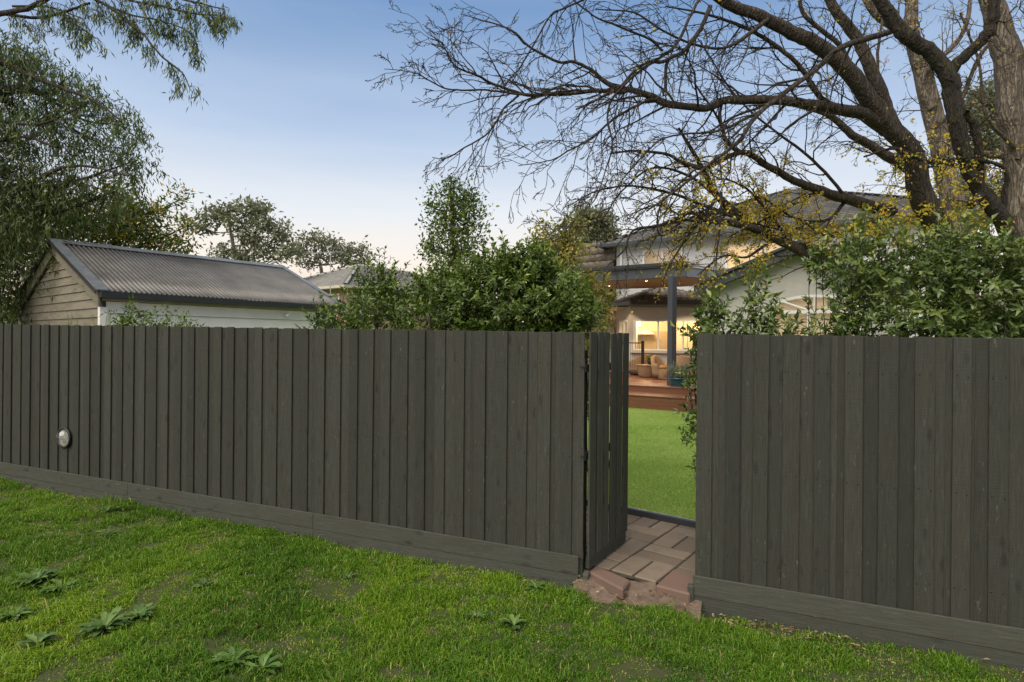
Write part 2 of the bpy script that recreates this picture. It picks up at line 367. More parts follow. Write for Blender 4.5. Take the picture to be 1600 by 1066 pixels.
M['bark_mid'] = mk_bark('brown_bark', (.10, .07, .05), (.34, .26, .19))
M['twig'] = mk_bark('twig_bark', (.05, .042, .035), (.13, .11, .09))
def mk_grass(name, stops, rough=.55):
    return mk_leaf(name, stops, rough, .3, .35)
M['grass'] = mk_grass('grass_blade', [(0, (.035, .095, .008)), (.4, (.100, .215, .012)), (.75, (.20, .33, .014)), (.93, (.32, .40, .03)), (1, (.42, .34, .16))])
M['turf'] = mk_grass('turf_blade', [(0, (.18, .30, .05)), (.5, (.32, .46, .10)), (.9, (.44, .55, .17)), (1, (.44, .46, .20))])
def mk_soil():
    m, t, b, o = nm('lane_ground'); v = coords(t)
    n = noise(t, v, 1.2, 8, .65); n2 = noise(t, v, 45, 6, .7)
    base = ramp(t, n, [(.35, (.035, .060, .010)), (.60, (.050, .062, .016)), (.75, (.075, .060, .028))])
    base = mix(t, ramp(t, n2, [(.45, (0, 0, 0)), (.7, (.5, .5, .5))]), base, (.09, .075, .04))
    t.links.new(base, b.inputs['Base Color']); b.inputs['Roughness'].default_value = 1; bump(t, b, n2, .8, .02); return m
M['soil'] = mk_soil()
M['lawn'] = plain('lawn_base', (.16, .27, .04), .9, var=.35, sc=7, bmp=.6)
M['dirt'] = plain('dirt', (.14, .10, .075), .95, var=.4, sc=14, bmp=.8)
def mk_paver(name, cs):
    m, t, b, o = nm(name); v = coords(t); a = attr(t)
    base = ramp(t, a, cs); n = noise(t, v, 90, 4, .7); n2 = noise(t, v, 5, 5, .6)
    base = mix(t, math_(t, 'MULTIPLY', n, .55), base, (.10, .085, .07))
    base = mix(t, ramp(t, n2, [(.45, (0, 0, 0)), (.7, (.6, .6, .6))]), base, (.13, .10, .075))
    t.links.new(base, b.inputs['Base Color']); b.inputs['Roughness'].default_value = .8; bump(t, b, n, .4, .004); return m
M['paver'] = mk_paver('paver', [(0, (.14, .105, .075)), (.5, (.21, .165, .12)), (1, (.27, .20, .145))])
M['paver_pink'] = mk_paver('pink_paver', [(0, (.17, .095, .072)), (1, (.21, .12, .09))])
def mk_glass(name, c=(1, 1, 1), rough=.05, alpha=.25):
    m, t, b, out = nm(name); tr = t.nodes.new('ShaderNodeBsdfTransparent'); gl = t.nodes.new('ShaderNodeBsdfGlossy'); gl.inputs['Roughness'].default_value = rough
    tr.inputs[0].default_value = (*c, 1); mx = t.nodes.new('ShaderNodeMixShader'); mx.inputs[0].default_value = alpha
    t.links.new(tr.outputs[0], mx.inputs[1]); t.links.new(gl.outputs[0], mx.inputs[2]); t.links.new(mx.outputs[0], out.inputs[0]); return m
M['glass'] = mk_glass('window_glass', (.95, .97, .96), .02, .10)
M['dome'] = mk_glass('clear_plastic', (.9, .9, .88), .10, .10)
M['blind'] = plain('lit_blind', (.70, .52, .30), .8, var=.04, emit=(1.0, .66, .33), es=.42)
M['blind_dim'] = plain('dim_blind', (.55, .42, .30), .8, var=.06, emit=(1.0, .66, .38), es=.15)
M['kitchen'] = plain('cream_wall', (.72, .60, .42), .8, var=.03)
M['cabinet'] = plain('kitchen_cabinet', (.78, .68, .50), .5, var=.03)
M['splash'] = plain('splashback_tile', (.50, .38, .24), .35, var=.1, sc=20)
M['steel'] = plain('brushed_steel', (.55, .53, .50), .3, .9, var=.08)
M['lamp'] = plain('downlight_glow', (1, .9, .7), .5, emit=(1.0, .78, .48), es=30)
M['teal'] = plain('teal_glaze', (.015, .07, .085), .12, var=.35, sc=5)
M['black'] = plain('black_metal', (.02, .02, .022), .4, var=.1)
M['galv'] = plain('galvanised', (.45, .46, .47), .35, .8, var=.1)
M['rust'] = plain('rusty_hinge', (.05, .042, .036), .7, .3, var=.3, sc=30)
# ------------------------------------------------------------------ ground
FH = Vector((.547, 4.69, 0)); FD = Vector((.928, -.373, 0)).normalized(); FN = Vector((.373, .928, 0)).normalized()   # fence: hinge end, direction to the right, inward normal
def gz(x, y):
    s = (x - FH.x) * FD.x + (y - FH.y) * FD.y
    return -.0108 * np.clip(s, -40, 40)
def fp(s, d, z): return FH + FD * s + FN * d + Vector((0, 0, z - .0108 * s))
YARD = .15
def grid_mesh(name, x0, x1, y0, y1, nx, ny, zf, mat):
    xs = np.linspace(x0, x1, nx); ys = np.linspace(y0, y1, ny); X, Y = np.meshgrid(xs, ys)
    Zv = zf(X, Y); V = np.stack([X, Y, Zv], -1).reshape(-1, 3)
    i = np.arange(ny - 1)[:, None] * nx; j = np.arange(nx - 1)[None]
    Q = np.stack([i + j, i + j + 1, i + nx + j + 1, i + nx + j], -1).reshape(-1, 4)
    return link(name, tri_mesh(name, V, Q, True), mat)
def lane_z(X, Y):
    s = (X - FH.x) * FD.x + (Y - FH.y) * FD.y; d = (X - FH.x) * FN.x + (Y - FH.y) * FN.y
    b = .012 * np.sin(X * 2.1 + 1.3 * np.sin(Y * 1.7)) + .010 * np.sin(Y * 3.3 + X * .9) + .006 * np.sin(X * 6.1 - Y * 4.2)
    far = np.clip((np.hypot(X, Y) - 60) / 100, 0, 1)
    base = -.0108 * np.clip(s, -12, 12) + b - .02
    return base * (1 - far) - .03 * (d > .0) * (1 - far) - .3 * far
g = grid_mesh('ground', -14, 14, -6, 9, 180, 110, lane_z, M['soil']); tag(g, kind='structure')
g2 = MB().poly([(-900, -600, -.12), (900, -600, -.12), (900, 1500, -.12), (-900, 1500, -.12)]).build('terrain', M['soil']); tag(g2, kind='structure')
# ---- lawn behind the fence, timber edging, paver path
D1 = Vector((math.cos(R(-37.5)), math.sin(R(-37.5)), 0)); D2 = Vector((math.cos(R(52.5)), math.sin(R(52.5)), 0))
E0 = Vector((1.26, 6.30, 0))                     # a point of the edging line
lawn = MB().poly([E0 - D1 * 9 + Vector((0, 0, YARD)), E0 + D1 * 5 + Vector((0, 0, YARD)), Vector((16, 6, YARD)), Vector((16, 40, YARD)), Vector((-14, 40, YARD)), Vector((-14, 14, YARD))]).build('lawn', M['lawn']); tag(lawn, kind='structure')
edge = MB(); edge.beam(E0 - D1 * 9 + Vector((0, 0, .12)), E0 + D1 * 5 + Vector((0, 0, .12)), D2 * .028, (0, 0, .08))
o = edge.build('lawn_edging', M['dark_trim'], bevel=.003); tag(o, 'low dark timber edging strip between the paver path and the lawn', 'garden edging')
cap = MB(); cap.beam(E0 - D1 * 9 + D2 * .03 + Vector((0, 0, .16)), E0 + D1 * 5 + D2 * .03 + Vector((0, 0, .16)), D2 * .022, (0, 0, .008)); cap.build('top_strip', M['galv'], o)
pb = MB().poly([FH - FD * 9 + FN * .05 + Vector((0, 0, .091)), FH + FD * 6 + FN * .05 + Vector((0, 0, .091)), E0 + D1 * 5 + Vector((0, 0, .091)), E0 - D1 * 9 + Vector((0, 0, .091))]).build('path_bed', plain('joint_soil', (.045, .035, .027), .95, var=.4, sc=20)); tag(pb, kind='structure')
pv = MB(); A0 = Vector((1.066, 5.05, 0)); U = .405
def inside(p):
    d = (p - FH).dot(FN); e = (p - E0).dot(D2); s = (p - FH).dot(FD)
    return d > (.10 if not (0.05 < s < .78) else -.07) and e < .13 and -5 < s < 4
for i in range(-14, 12):
    for j in range(-8, 9):
        o0 = A0 + D1 * (i * U) + D2 * (j * U)
        for k in (0, 1):
            if (i + j) % 2: a, la, lb = o0 + D1 * (k * U / 2), U / 2, U
            else: a, la, lb = o0 + D2 * (k * U / 2), U, U / 2
            g_ = .0095; q = [a + D1 * g_ + D2 * g_, a + D1 * (la - g_) + D2 * g_, a + D1 * (la - g_) + D2 * (lb - g_), a + D1 * g_ + D2 * (lb - g_)]
            # clip against path boundary
            c = sum(q, Vector()) / 4
            if all(inside(p) for p in q) or (inside(c) and sum(inside(p) for p in q) >= 3 and (c - FH).dot(FN) > .05):
                q = [p if (p - E0).dot(D2) < -.02 else p - D2 * ((p - E0).dot(D2) + .02) for p in q]
                h = .101 + random.uniform(-.002, .003); tl = random.uniform(-.003, .003)
                pv.hexa([p + Vector((0, 0, .05)) for p in q], [p + Vector((0, 0, h + tl * (n_ % 2))) for n_, p in enumerate(q)])
o = pv.build('paver_path', M['paver'], bevel=.006); tag(o, kind='structure')
# pink kerb pavers on the threshold, chipped concrete in front
def ppt(px, py, z): # pixel on a level plane
    v = (533 - py) / FPX; u = (px - 800) / FPX; zz = v * cr + u * sr; Z = (z - CH) / zz; return P(px, py, Z)
for k, (q, lab) in enumerate(((((919, 892), (973, 921), (985, 906), (931, 883)), 'pink brick paver under the gate at the left of the threshold'), (((1024, 914), (1078, 928), (1088, 905), (1052, 888)), 'wide pink paver at the right of the threshold beside the fence'))):
    pts = [ppt(x, y, .104) for x, y in q]
    mb = MB(); mb.hexa([p - Vector((0, 0, .09)) for p in pts], pts); o = mb.build('kerb_paver', M['paver_pink'], bevel=.012); tag(o, lab, 'paver', 'pink pavers on the gate threshold')
mbs = MB(); sv = np.linspace(.0, .97, 26); rows_ = ((.16, .073), (.06, .072), (-.03, .052), (-.11, .032), (-.17, .010), (-.24, -.03))
gpt = [[fp(q, d0 + (.014 * math.sin(q * 23) + .010 * math.sin(q * 51 + 1) if d0 < 0 else 0), z0 + .005 * math.sin(q * 37 + d0 * 60)) for q in sv] for d0, z0 in rows_]
for ra_, rb_ in zip(gpt, gpt[1:]):
    for i in range(len(sv) - 1): mbs.poly([rb_[i], rb_[i + 1], ra_[i + 1], ra_[i]])
o = mbs.build('threshold_soil', M['dirt'], None, True); tag(o, kind='structure')
# ------------------------------------------------------------------ fence
TOPZ = CH + .078; PLZ = CH - 1.735
def fence(name, s0, s1, label, seed):
    r = random.Random(seed); base = fp(s0, 0, 0)
    e = empty(name, base, label, 'fence', 'stained paling fence panels either side of the gate')
    mb = MB(); s = s0
    lean = lambda: r.uniform(-.004, .004)
    # back course
    x = s0
    while x < s1 - .02:
        wd = min(r.uniform(.150, .165), s1 - x); a, b = x, x + wd
        t1 = TOPZ + r.uniform(-.003, .002) - .004
        mb.hexa([fp(a, 0, .05), fp(b, 0, .05), fp(b, .014, .05), fp(a, .014, .05)], [fp(a, 0, t1), fp(b, 0, t1), fp(b, .014, t1), fp(a, .014, t1)], r.random()); x = b
    # front course (lapped over the joints)
    x = s0 + .0
    while x < s1 - .03:
        wd = min(r.uniform(.096, .112), s1 - x); d0 = -.014 + r.uniform(-.003, .002); l1 = lean(); l2 = lean()
        t1 = TOPZ + r.uniform(-.003, .003)
        mb.hexa([fp(x + l1, d0, .05), fp(x + wd + l1, d0 - r.uniform(0, .003), .05), fp(x + wd + l1, -.002, .05), fp(x + l1, -.002, .05)],
                [fp(x + l2, d0, t1), fp(x + wd + l2, d0 - r.uniform(0, .003), t1 + r.uniform(-.002, .002)), fp(x + wd + l2, -.002, t1), fp(x + l2, -.002, t1)], r.random())
        for zn in (.42, 1.04, 1.79):
            for xo in (.02, wd - .02):
                cc = fp(x + xo + r.uniform(-.004, .004), d0 - .0045, zn + r.uniform(-.012, .012)); mb.lathe(cc, [(.0042, 0), (.0035, .002), (.0001, .0021)], 6, -FN, -1)
        x += wd + r.uniform(.078, .10)
    mb.build('palings', M['fence'], e, bevel=.0015)
    # plinth boards
    cuts = [s0 - (.002 if s0 < 0 else .015)]; 
    while cuts[-1] < s1 - .1: cuts.append(min(cuts[-1] + 2.68, s1 - (.02 if s1 < .1 else 0)))
    if s0 < 0: cuts = sorted([s1 - .025 - 2.68 * k for k in range(int((s1 - s0) / 2.68) + 2) if s1 - 2.68 * k > s0 - .1])
    for hh, dd in ((0, -.040), (-.152, -.036)):
        for a, b in zip(cuts, cuts[1:]):
            z1 = PLZ + hh; z0 = z1 - .150; m2 = MB()
            m2.hexa([fp(a + .001, dd, z0), fp(b - .001, dd, z0), fp(b - .001, -.021, z0), fp(a + .001, -.021, z0)], [fp(a + .001, dd, z1), fp(b - .001, dd, z1), fp(b - .001, -.021, z1), fp(a + .001, -.021, z1)], r.random())
            m2.build('plinth_board', M['plinth'], e, bevel=.003)
    for zz in (.35, 1.0, 1.75):
        m2 = MB(); m2.hexa([fp(s0, .016, zz), fp(s1, .016, zz), fp(s1, .06, zz), fp(s0, .06, zz)], [fp(s0, .016, zz + .08), fp(s1, .016, zz + .08), fp(s1, .06, zz + .08), fp(s0, .06, zz + .08)]); m2.build('rail', M['fence'], e)
    k = s1 - .06 if s1 < 1 else s0 + .06
    while s0 < k < s1:
        m2 = MB(); m2.hexa([fp(k - .05, .062, -.1), fp(k + .05, .062, -.1), fp(k + .05, .15, -.1), fp(k - .05, .15, -.1)], [fp(k - .05, .062, 1.9), fp(k + .05, .062, 1.9), fp(k + .05, .15, 1.9), fp(k - .05, .15, 1.9)]); m2.build('post', M['fence'], e)
        k += -2.68 if s1 < 1 else 2.68
    return e
fence('paling_fence', -12.0, .045, 'long dark grey timber paling fence left of the open gate', 3)
fence('paling_fence', .92, 6.5, 'dark grey timber paling fence right of the open gate', 11)
e = bpy.data.objects['paling_fence']
m2 = MB(); m2.hexa([fp(.012, -.020, .02), fp(.045, -.020, .02), fp(.045, .05, .02), fp(.012, .05, .02)], [fp(.012, -.020, TOPZ - .01), fp(.045, -.020, TOPZ - .01), fp(.045, .05, TOPZ - .01), fp(.012, .05, TOPZ - .01)])
# stubs at the foot of both posts
m3 = MB(); m3.hexa([fp(.052, -.03, -.02), fp(.10, -.03, -.02), fp(.10, .03, -.02), fp(.052, .03, -.02)], [fp(.052, -.03, .10), fp(.10, -.03, .10), fp(.10, .03, .115), fp(.052, .03, .115)]); m3.build('stump', M['plinth'], e, bevel=.006)
m3 = MB(); m3.hexa([fp(.868, -.055, -.04), fp(.912, -.055, -.04), fp(.912, .0, -.04), fp(.868, .0, -.04)], [fp(.868, -.055, .16), fp(.912, -.055, .16), fp(.912, .0, .16), fp(.868, .0, .16)]); m3.build('stump', M['plinth'], bpy.data.objects['paling_fence.001'], bevel=.006)
# clear plastic dome
sx = None
for s in np.linspace(-12, 0, 4000):
    q = fp(s, -.02, 0); 
    if 800 + FPX * q.x / q.y > 102: sx = s; break
q = fp(sx, -.02, 0); zc = P(102, 684, q.y).z
c = fp(sx, -.022, 0); c.z = zc
dm = empty('peephole_window', c, 'clear domed pet window set in the paling fence near its left end', 'pet window')
mb = MB(); mb.lathe(c, [(.108, 0), (.128, 0), (.128, .012), (.108, .016), (.106, .0)], 32, -FN); mb.build('ring', M['black'], dm, True)
mb = MB(); mb.lathe(c, [(.108 * math.cos(a), .004 + .085 * math.sin(a)) for a in np.linspace(0, 1.565, 10)], 32, -FN); mb.build('dome', M['dome'], dm, True)
mb = MB(); mb.lathe(c, [(.107, .002), (.0001, .003)], 32, -FN); mb.build('backing', plain('dome_back', (.30, .29, .27), .5, var=.8, sc=20), dm)
# ------------------------------------------------------------------ gate (open inwards)
GH = Vector((.632, 4.664, 0)); GD = Vector((.535, .845, 0)).normalized(); GN = Vector((GD.y, -GD.x, 0)); GW = .84; G0 = CH - 1.84; G1 = CH + .080
gt = empty('garden_gate', GH + Vector((0, 0, G0)), 'dark grey timber paling gate standing open inwards', 'gate')
def gp(s, d, z): return GH + GD * s + GN * d + Vector((0, 0, z))
r = random.Random(5); mb = MB()
edges = [0, .125, .155, .262, .29, .395, .44, .545, .585, .69, .725, .84]
for k in range(6):
    a, b = edges[2 * k], edges[2 * k + 1]; t1 = G1 + r.uniform(-.008, .004); d = .008 + .004 * (k % 2)
    mb.hexa([gp(a, d, G0 + .085), gp(b, d, G0 + .085), gp(b, d - .016, G0 + .085), gp(a, d - .016, G0 + .085)][::-1], [gp(a, d, t1), gp(b, d, t1), gp(b, d - .016, t1), gp(a, d - .016, t1)][::-1], r.random())
for k in (0, 1, 3, 4):
    if k == 9: continue
    a, b = edges[2 * k + 1] - .045, edges[2 * k + 2] + .035
    mb.hexa([gp(a, -.018, G0 + .085), gp(b, -.018, G0 + .085), gp(b, -.032, G0 + .085), gp(a, -.032, G0 + .085)][::-1], [gp(a, -.018, G1 - .01), gp(b, -.018, G1 - .01), gp(b, -.032, G1 - .01), gp(a, -.032, G1 - .01)][::-1], r.random())
mb.build('palings', M['gate'], gt, bevel=.002)
for nme, z0, z1 in (('rail', G0, G0 + .09), ('rail', 1.0, 1.07), ('rail', 1.72, 1.79)):
    m2 = MB(); dd = .012 if z0 == G0 else -.034
    m2.hexa([gp(0, dd, z0), gp(.80, dd, z0), gp(.80, dd - .035, z0), gp(0, dd - .035, z0)][::-1], [gp(0, dd, z1 - .006), gp(.80, dd, z1 - .006), gp(.80, dd - .035, z1 - .006), gp(0, dd - .035, z1 - .006)][::-1]); m2.build(nme, M['gate'], gt, bevel=.003)
for zz in (.25, 1.08, 1.80):
    m2 = MB(); m2.tube([fp(.05, -.022, zz - .035), fp(.05, -.022, zz + .035)], .007, 8); m2.hexa([fp(.015, -.025, zz - .03), fp(.045, -.025, zz - .03), fp(.045, -.0205, zz - .03), fp(.015, -.0205, zz - .03)], [fp(.015, -.025, zz + .03), fp(.045, -.025, zz + .03), fp(.045, -.0205, zz + .03), fp(.015, -.0205, zz + .03)]); m2.build('hinge', M['rust'], gt)
# ------------------------------------------------------------------ shed on the left
SZ0 = 9.0; S0 = P(150, 452, SZ0); SE = S0.z; SW = Vector((-.788, .615, 0)).normalized(); SL = Vector((.615, .788, 0)).normalized()
WID = .542 * SZ0; LEN = 1.142 * 4.0 ; RISE = .1115 * SZ0
shed = empty('garden_shed', Vector((S0.x, S0.y, 0)), 'white weatherboard shed with corrugated metal gable roof behind the fence', 'shed')
def sp(a, b, z): return Vector((S0.x, S0.y, 0)) + SW * a + SL * b + Vector((0, 0, z))
mid = WID / 2; ridge = SE + RISE
ov = .10; 
# gable end weatherboards
mb = MB(); z = ridge - .22; slope = RISE / mid; k = 0
bh = .148
zb = 0.3
nrows = int((ridge - zb) / bh) + 1
for i in range(nrows):
    z1 = ridge - .10 - i * bh; z0 = z1 - bh
    hw0 = min(mid - ov, (ridge - .06 - z0) / slope); hw1 = min(mid - ov, max(.0, (ridge - .06 - z1) / slope))
    if z0 < 0: break
    a0, a1, b0, b1 = mid - hw0, mid + hw0, mid - hw1, mid + hw1
    o1 = .10; 
    mb.hexa([sp(a1, o1 - .022, z0), sp(a0, o1 - .022, z0), sp(a0, o1 + .012, z0), sp(a1, o1 + .012, z0)], [sp(b1, o1 - .002, z1 + .01), sp(b0, o1 - .002, z1 + .01), sp(b0, o1 + .012, z1 + .01), sp(b1, o1 + .012, z1 + .01)])
mb.build('gable_boards', M['old_board'], shed)
# barge boards
for sgn in (0, 1):
    aL = 0 if sgn == 0 else WID
    p0 = sp(aL, .03, SE - .02); p1 = sp(mid, .03, ridge - .02); up = Vector((0, 0, -.24))
    mb = MB(); m_ = Vector(SL) * .03
    mb.hexa([p0 + up, p1 + up, p1 + up + m_, p0 + up + m_], [p0, p1, p1 + m_, p0 + m_]); mb.build('barge_board', M['old_board'], shed, bevel=.003)
# corner posts
mb = MB(); mb.box(sp(.10, .12, SE / 2 - .14), .10, .10, SE - .28 + .02, math.atan2(SL.y, SL.x)); mb.build('corner_post', M['white_board'], shed)
mb = MB(); mb.box(sp(WID - .10, .12, SE / 2 - .14), .08, .08, SE - .28, math.atan2(SL.y, SL.x)); mb.build('corner_post', M['old_board'], shed)
# long front wall
mb = MB(); LW = LEN - .62; zt = SE - .17
for i in range(14):
    z1 = zt - i * .19; z0 = z1 - .19
    if z0 < 0: break
    for (b0, b1) in ((.17, .50), (.62, LW)):
        mb.hexa([sp(.078, b0, z0), sp(.078, b1, z0), sp(.12, b1, z0), sp(.12, b0, z0)], [sp(.108, b0, z1 - .006), sp(.108, b1, z1 - .006), sp(.12, b1, z1 - .006), sp(.12, b0, z1 - .006)])
mb.build('weatherboards', M['white_board'], shed)
mb = MB(); mb.hexa([sp(.07, .50, 0), sp(.07, .62, 0), sp(.14, .62, 0), sp(.14, .50, 0)], [sp(.07, .50, zt), sp(.07, .62, zt), sp(.14, .62, zt), sp(.14, .50, zt)]); mb.build('cover_strip', M['white_board'], shed)
mb = MB(); mb.hexa([sp(.13, .12, 0), sp(.13, LEN - .1, 0), sp(WID - .13, LEN - .1, 0), sp(WID - .13, .12, 0)], [sp(.13, .12, zt), sp(.13, LEN - .1, zt), sp(WID - .13, LEN - .1, zt), sp(WID - .13, .12, zt)]); mb.build('wall', M['post_paint'], shed)
mb = MB(); mb.hexa([sp(.06, .1, zt), sp(.06, LEN - .05, zt), sp(.14, LEN - .05, zt), sp(.14, .1, zt)], [sp(.06, .1, zt + .07), sp(.06, LEN - .05, zt + .07), sp(.14, LEN - .05, zt + .07), sp(.14, .1, zt + .07)]); mb.build('eave_board', plain('old_cream', (.36, .34, .29), .7), shed)
mb = MB(); mb.hexa([sp(-.10, .04, SE - .125), sp(-.10, LEN + .02, SE - .125), sp(.02, LEN + .02, SE - .125), sp(.02, .04, SE - .125)], [sp(-.11, .04, SE - .03), sp(-.11, LEN + .02, SE - .03), sp(.02, LEN + .02, SE - .03), sp(.02, .04, SE - .03)]); mb.build('gutter', M['dark_trim'], shed)
# corrugated roof
def corr(a0, z0, a1, z1, name):
    nb = int(LEN / .0085); na = 5; V = []
    bs = np.linspace(.14, LEN, nb)
    for i in range(na):
        f = i / (na - 1)
        for b in bs: q = sp(a0 + (a1 - a0) * f, b, z0 + (z1 - z0) * f + -.006 + .016 * math.cos(b / .076 * 2 * math.pi)); V.append(tuple(q))
    i = np.arange(na - 1)[:, None] * nb; j = np.arange(nb - 1)[None]
    Q = np.stack([i + j, i + j + 1, i + nb + j + 1, i + nb + j], -1).reshape(-1, 4)
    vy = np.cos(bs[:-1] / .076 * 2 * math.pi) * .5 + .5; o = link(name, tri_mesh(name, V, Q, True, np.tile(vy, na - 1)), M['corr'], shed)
    s = o.modifiers.new('s', 'SOLIDIFY'); s.thickness = .002
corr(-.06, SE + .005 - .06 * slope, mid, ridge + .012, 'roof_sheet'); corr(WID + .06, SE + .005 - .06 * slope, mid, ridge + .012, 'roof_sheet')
def slab(a0, z0, a1, z1, b0, b1, th, name, mat):
    mb = MB(); mb.hexa([sp(a0, b0, z0 - th), sp(a0, b1, z0 - th), sp(a1, b1, z1 - th), sp(a1, b0, z1 - th)], [sp(a0, b0, z0), sp(a0, b1, z0), sp(a1, b1, z1), sp(a1, b0, z1)]); return mb.build(name, mat, shed)
slab(-.07, SE + .03 - .07 * slope, mid, ridge + .035, -.02, .15, .018, 'edge_flashing', M['flash']); slab(WID + .07, SE + .03 - .07 * slope, mid, ridge + .035, -.02, .15, .018, 'edge_flashing', M['flash'])
slab(-.07, SE + .03 - .07 * slope, mid, ridge + .035, LEN - .1, LEN + .02, .018, 'edge_flashing', M['flash'])
slab(mid - .17, ridge + .04 - .17 * slope, mid, ridge + .045, -.025, LEN + .02, .012, 'ridge_cap', M['flash']); slab(mid + .17, ridge + .04 - .17 * slope, mid, ridge + .045, -.025, LEN + .02, .012, 'ridge_cap', M['flash'])
slab(-.075, SE - .0 - .07 * slope, mid, ridge + .012, -.035, -.021, .05, 'roof_edge', M['black']); slab(WID + .075, SE - .07 * slope, mid, ridge + .012, -.035, -.021, .05, 'roof_edge', M['black'])
# outdoor wall lamp on the shed
lq = P(446, 493, 1); b_ = None
for b in np.linspace(0, LEN, 2000):
    q = sp(.085, b, 0)
    if 800 + FPX * q.x / q.y > 446: b_ = b; break
q = sp(.085, b_, 0); lc = P(446, 493, q.y); 
wl = empty('wall_lamp', lc, 'small white unlit globe lamp on the white shed wall', 'wall lamp')
mb = MB(); mb.lathe(lc, [(.001, 0), (.045, 0), (.045, .02), (.001, .025)], 16, -SW); mb.build('base', M['white'], wl, True)
mb = MB(); mb.lathe(lc - SW * .07, [(.001, -.05), (.035, -.036), (.05, 0), (.035, .036), (.001, .05)], 16, -SW); mb.build('globe', M['white'], wl, True)
# ------------------------------------------------------------------ tiled roof planes
def tiled(name, e0, e1, r0, r1, mat, parent, tw=.30, th=.33, amp=.05):
    """roof plane: eave e0->e1, ridge r0->r1 (r0 above e0's side). Rows of lapped, rolled tiles clipped to the outline."""
    e0, e1, r0, r1 = map(Vector, (e0, e1, r0, r1)); U = (e1 - e0).normalized(); L = (e1 - e0).length
    nrm = U.cross(((r0 + r1) / 2 - (e0 + e1) / 2)).normalized()
    if nrm.z < 0: nrm = -nrm
    W = nrm.cross(U); 
    if W.dot(r0 - e0) < 0: W = -W
    H = (r0 - e0).dot(W); ul = (r0 - e0).dot(U); ur = (r1 - e0).dot(U)
    V = []; Q = []; A = []; ns = 6
    nr = int(math.ceil(H / th))
    for r_ in range(nr):
        w0 = r_ * th; w1 = min(w0 + th + .03, H + .02); f0 = w0 / H; 
        lo = ul * f0; hi = L + (ur - L) * f0
        k = int(math.floor(lo / tw))
        while k * tw < hi:
            a = max(k * tw, lo); b = min((k + 1) * tw, hi)
            if b - a > .03:
                n = len(V); tone = random.random()
                for t in range(ns + 1):
                    u = a + (b - a) * t / ns; ph = (u / tw) % 1
                    h = amp * (0.5 + .5 * math.cos(2 * math.pi * ph)) ** 1.5
                    for w_, lift in ((w0, .035), (w0, .012), (w1, .0)):
                        pass
                    V += [tuple(e0 + U * u + W * w0 + nrm * (h - .02)), tuple(e0 + U * u + W * w0 + nrm * (h + .05)), tuple(e0 + U * u + W * w1 + nrm * (h + .002))]
                for t in range(ns):
                    q = n + t * 3
                    Q.append([q, q + 3, q + 4, q + 1]); Q.append([q + 1, q + 4, q + 5, q + 2]); A += [tone, tone]
            k += 1
    return link(name, tri_mesh(name, V, Q, False, A), mat, parent)
def ridge_caps(name, a, b, mat, parent, r=.09, step=.34):
    a = Vector(a); b = Vector(b); n = max(1, int((b - a).length / step)); mb = MB()
    for i in range(n):
        p = a.lerp(b, i / n); q = a.lerp(b, (i + 1.06) / n); mb.tube([p, q], [r, r * .86], 8, random.random())
    return mb.build(name, mat, parent)
# ------------------------------------------------------------------ two-storey house
HD = Vector((-.8115, .584, 0)); HI = Vector((.584, .8115, 0)); HB = Vector((7.4, 22.2, 0)); DK = CH - 1.27
def hp(t, d, z): return HB + HD * t + HI * d + Vector((0, 0, z))
house = empty('house', HB.copy(), 'two-storey pale rendered house with tiled hip roof behind the garden', 'house')
EZ = CH + 4.05
T0, T1, DP = -7.9, 3.71, 10.84
mb = MB(); mb.prism([hp(T1, 0, .2), hp(T0, 0, .2), hp(T0, DP, .2), hp(T1, DP, .2)][::-1], EZ + .02 - .2)
# upper wall with window openings is split in panels (front only above the pergola)
def wall_with_holes(name, parent, mat, O, U, Wd, z0, z1, holes, th=.2, inn=None):
    """wall along U from O, width Wd, holes [(u0,u1,za,zb)]"""
    inn = inn or HI; mb = MB(); us = sorted({0, Wd, *[h[0] for h in holes], *[h[1] for h in holes]})
    for a, b in zip(us, us[1:]):
        hs = sorted([(h[2], h[3]) for h in holes if h[0] <= a + 1e-6 and h[1] >= b - 1e-6]); z = z0
        for za, zb in hs + [(z1, z1)]:
            if za > z + 1e-4:
                p = [O + U * a, O + U * b, O + U * b + inn * th, O + U * a + inn * th]
                mb.hexa([q + Vector((0, 0, z)) for q in p], [q + Vector((0, 0, za)) for q in p], .5)
            z = zb
    return mb.build(name, mat, parent)
def ucoord(px, O, U):
    """distance along U from O where the wall is seen at photo column px (for laying out windows along it)"""
    k = (px - 800) / FPX; return (k * O.y - O.x) / (U.x - k * U.y)
O_ = hp(T1, 0, 0); U_ = -HD; Wd = T1 - T0
uA0, uA1 = ucoord(1132, O_, U_), ucoord(1262, O_, U_); uB0, uB1 = ucoord(1003, O_, U_), ucoord(1066, O_, U_)
def zat(px, py, O, U): q = O + U * ucoord(px, O, U); return P(px, py, q.y).z
zA1, zA0 = zat(1132, 383, O_, U_), zat(1132, 424, O_, U_) - .25; zB1, zB0 = zat(1003, 391, O_, U_), zat(1003, 415, O_, U_) - .3
wall_with_holes('wall', house, M['white_wall'], O_, U_, Wd, .2, EZ, [(uA0, uA1, zA0, zA1), (uB0, uB1, zB0, zB1), (.9, 4.6, .7, 3.1)])
mb = MB(); mb.hexa([hp(T1, .2, .2), hp(T1 - .2, .2, .2), hp(T1 - .2, DP, .2), hp(T1, DP, .2)][::-1], [hp(T1, .2, EZ), hp(T1 - .2, .2, EZ), hp(T1 - .2, DP, EZ), hp(T1, DP, EZ)][::-1]); mb.build('side_wall', M['white_wall'], house)
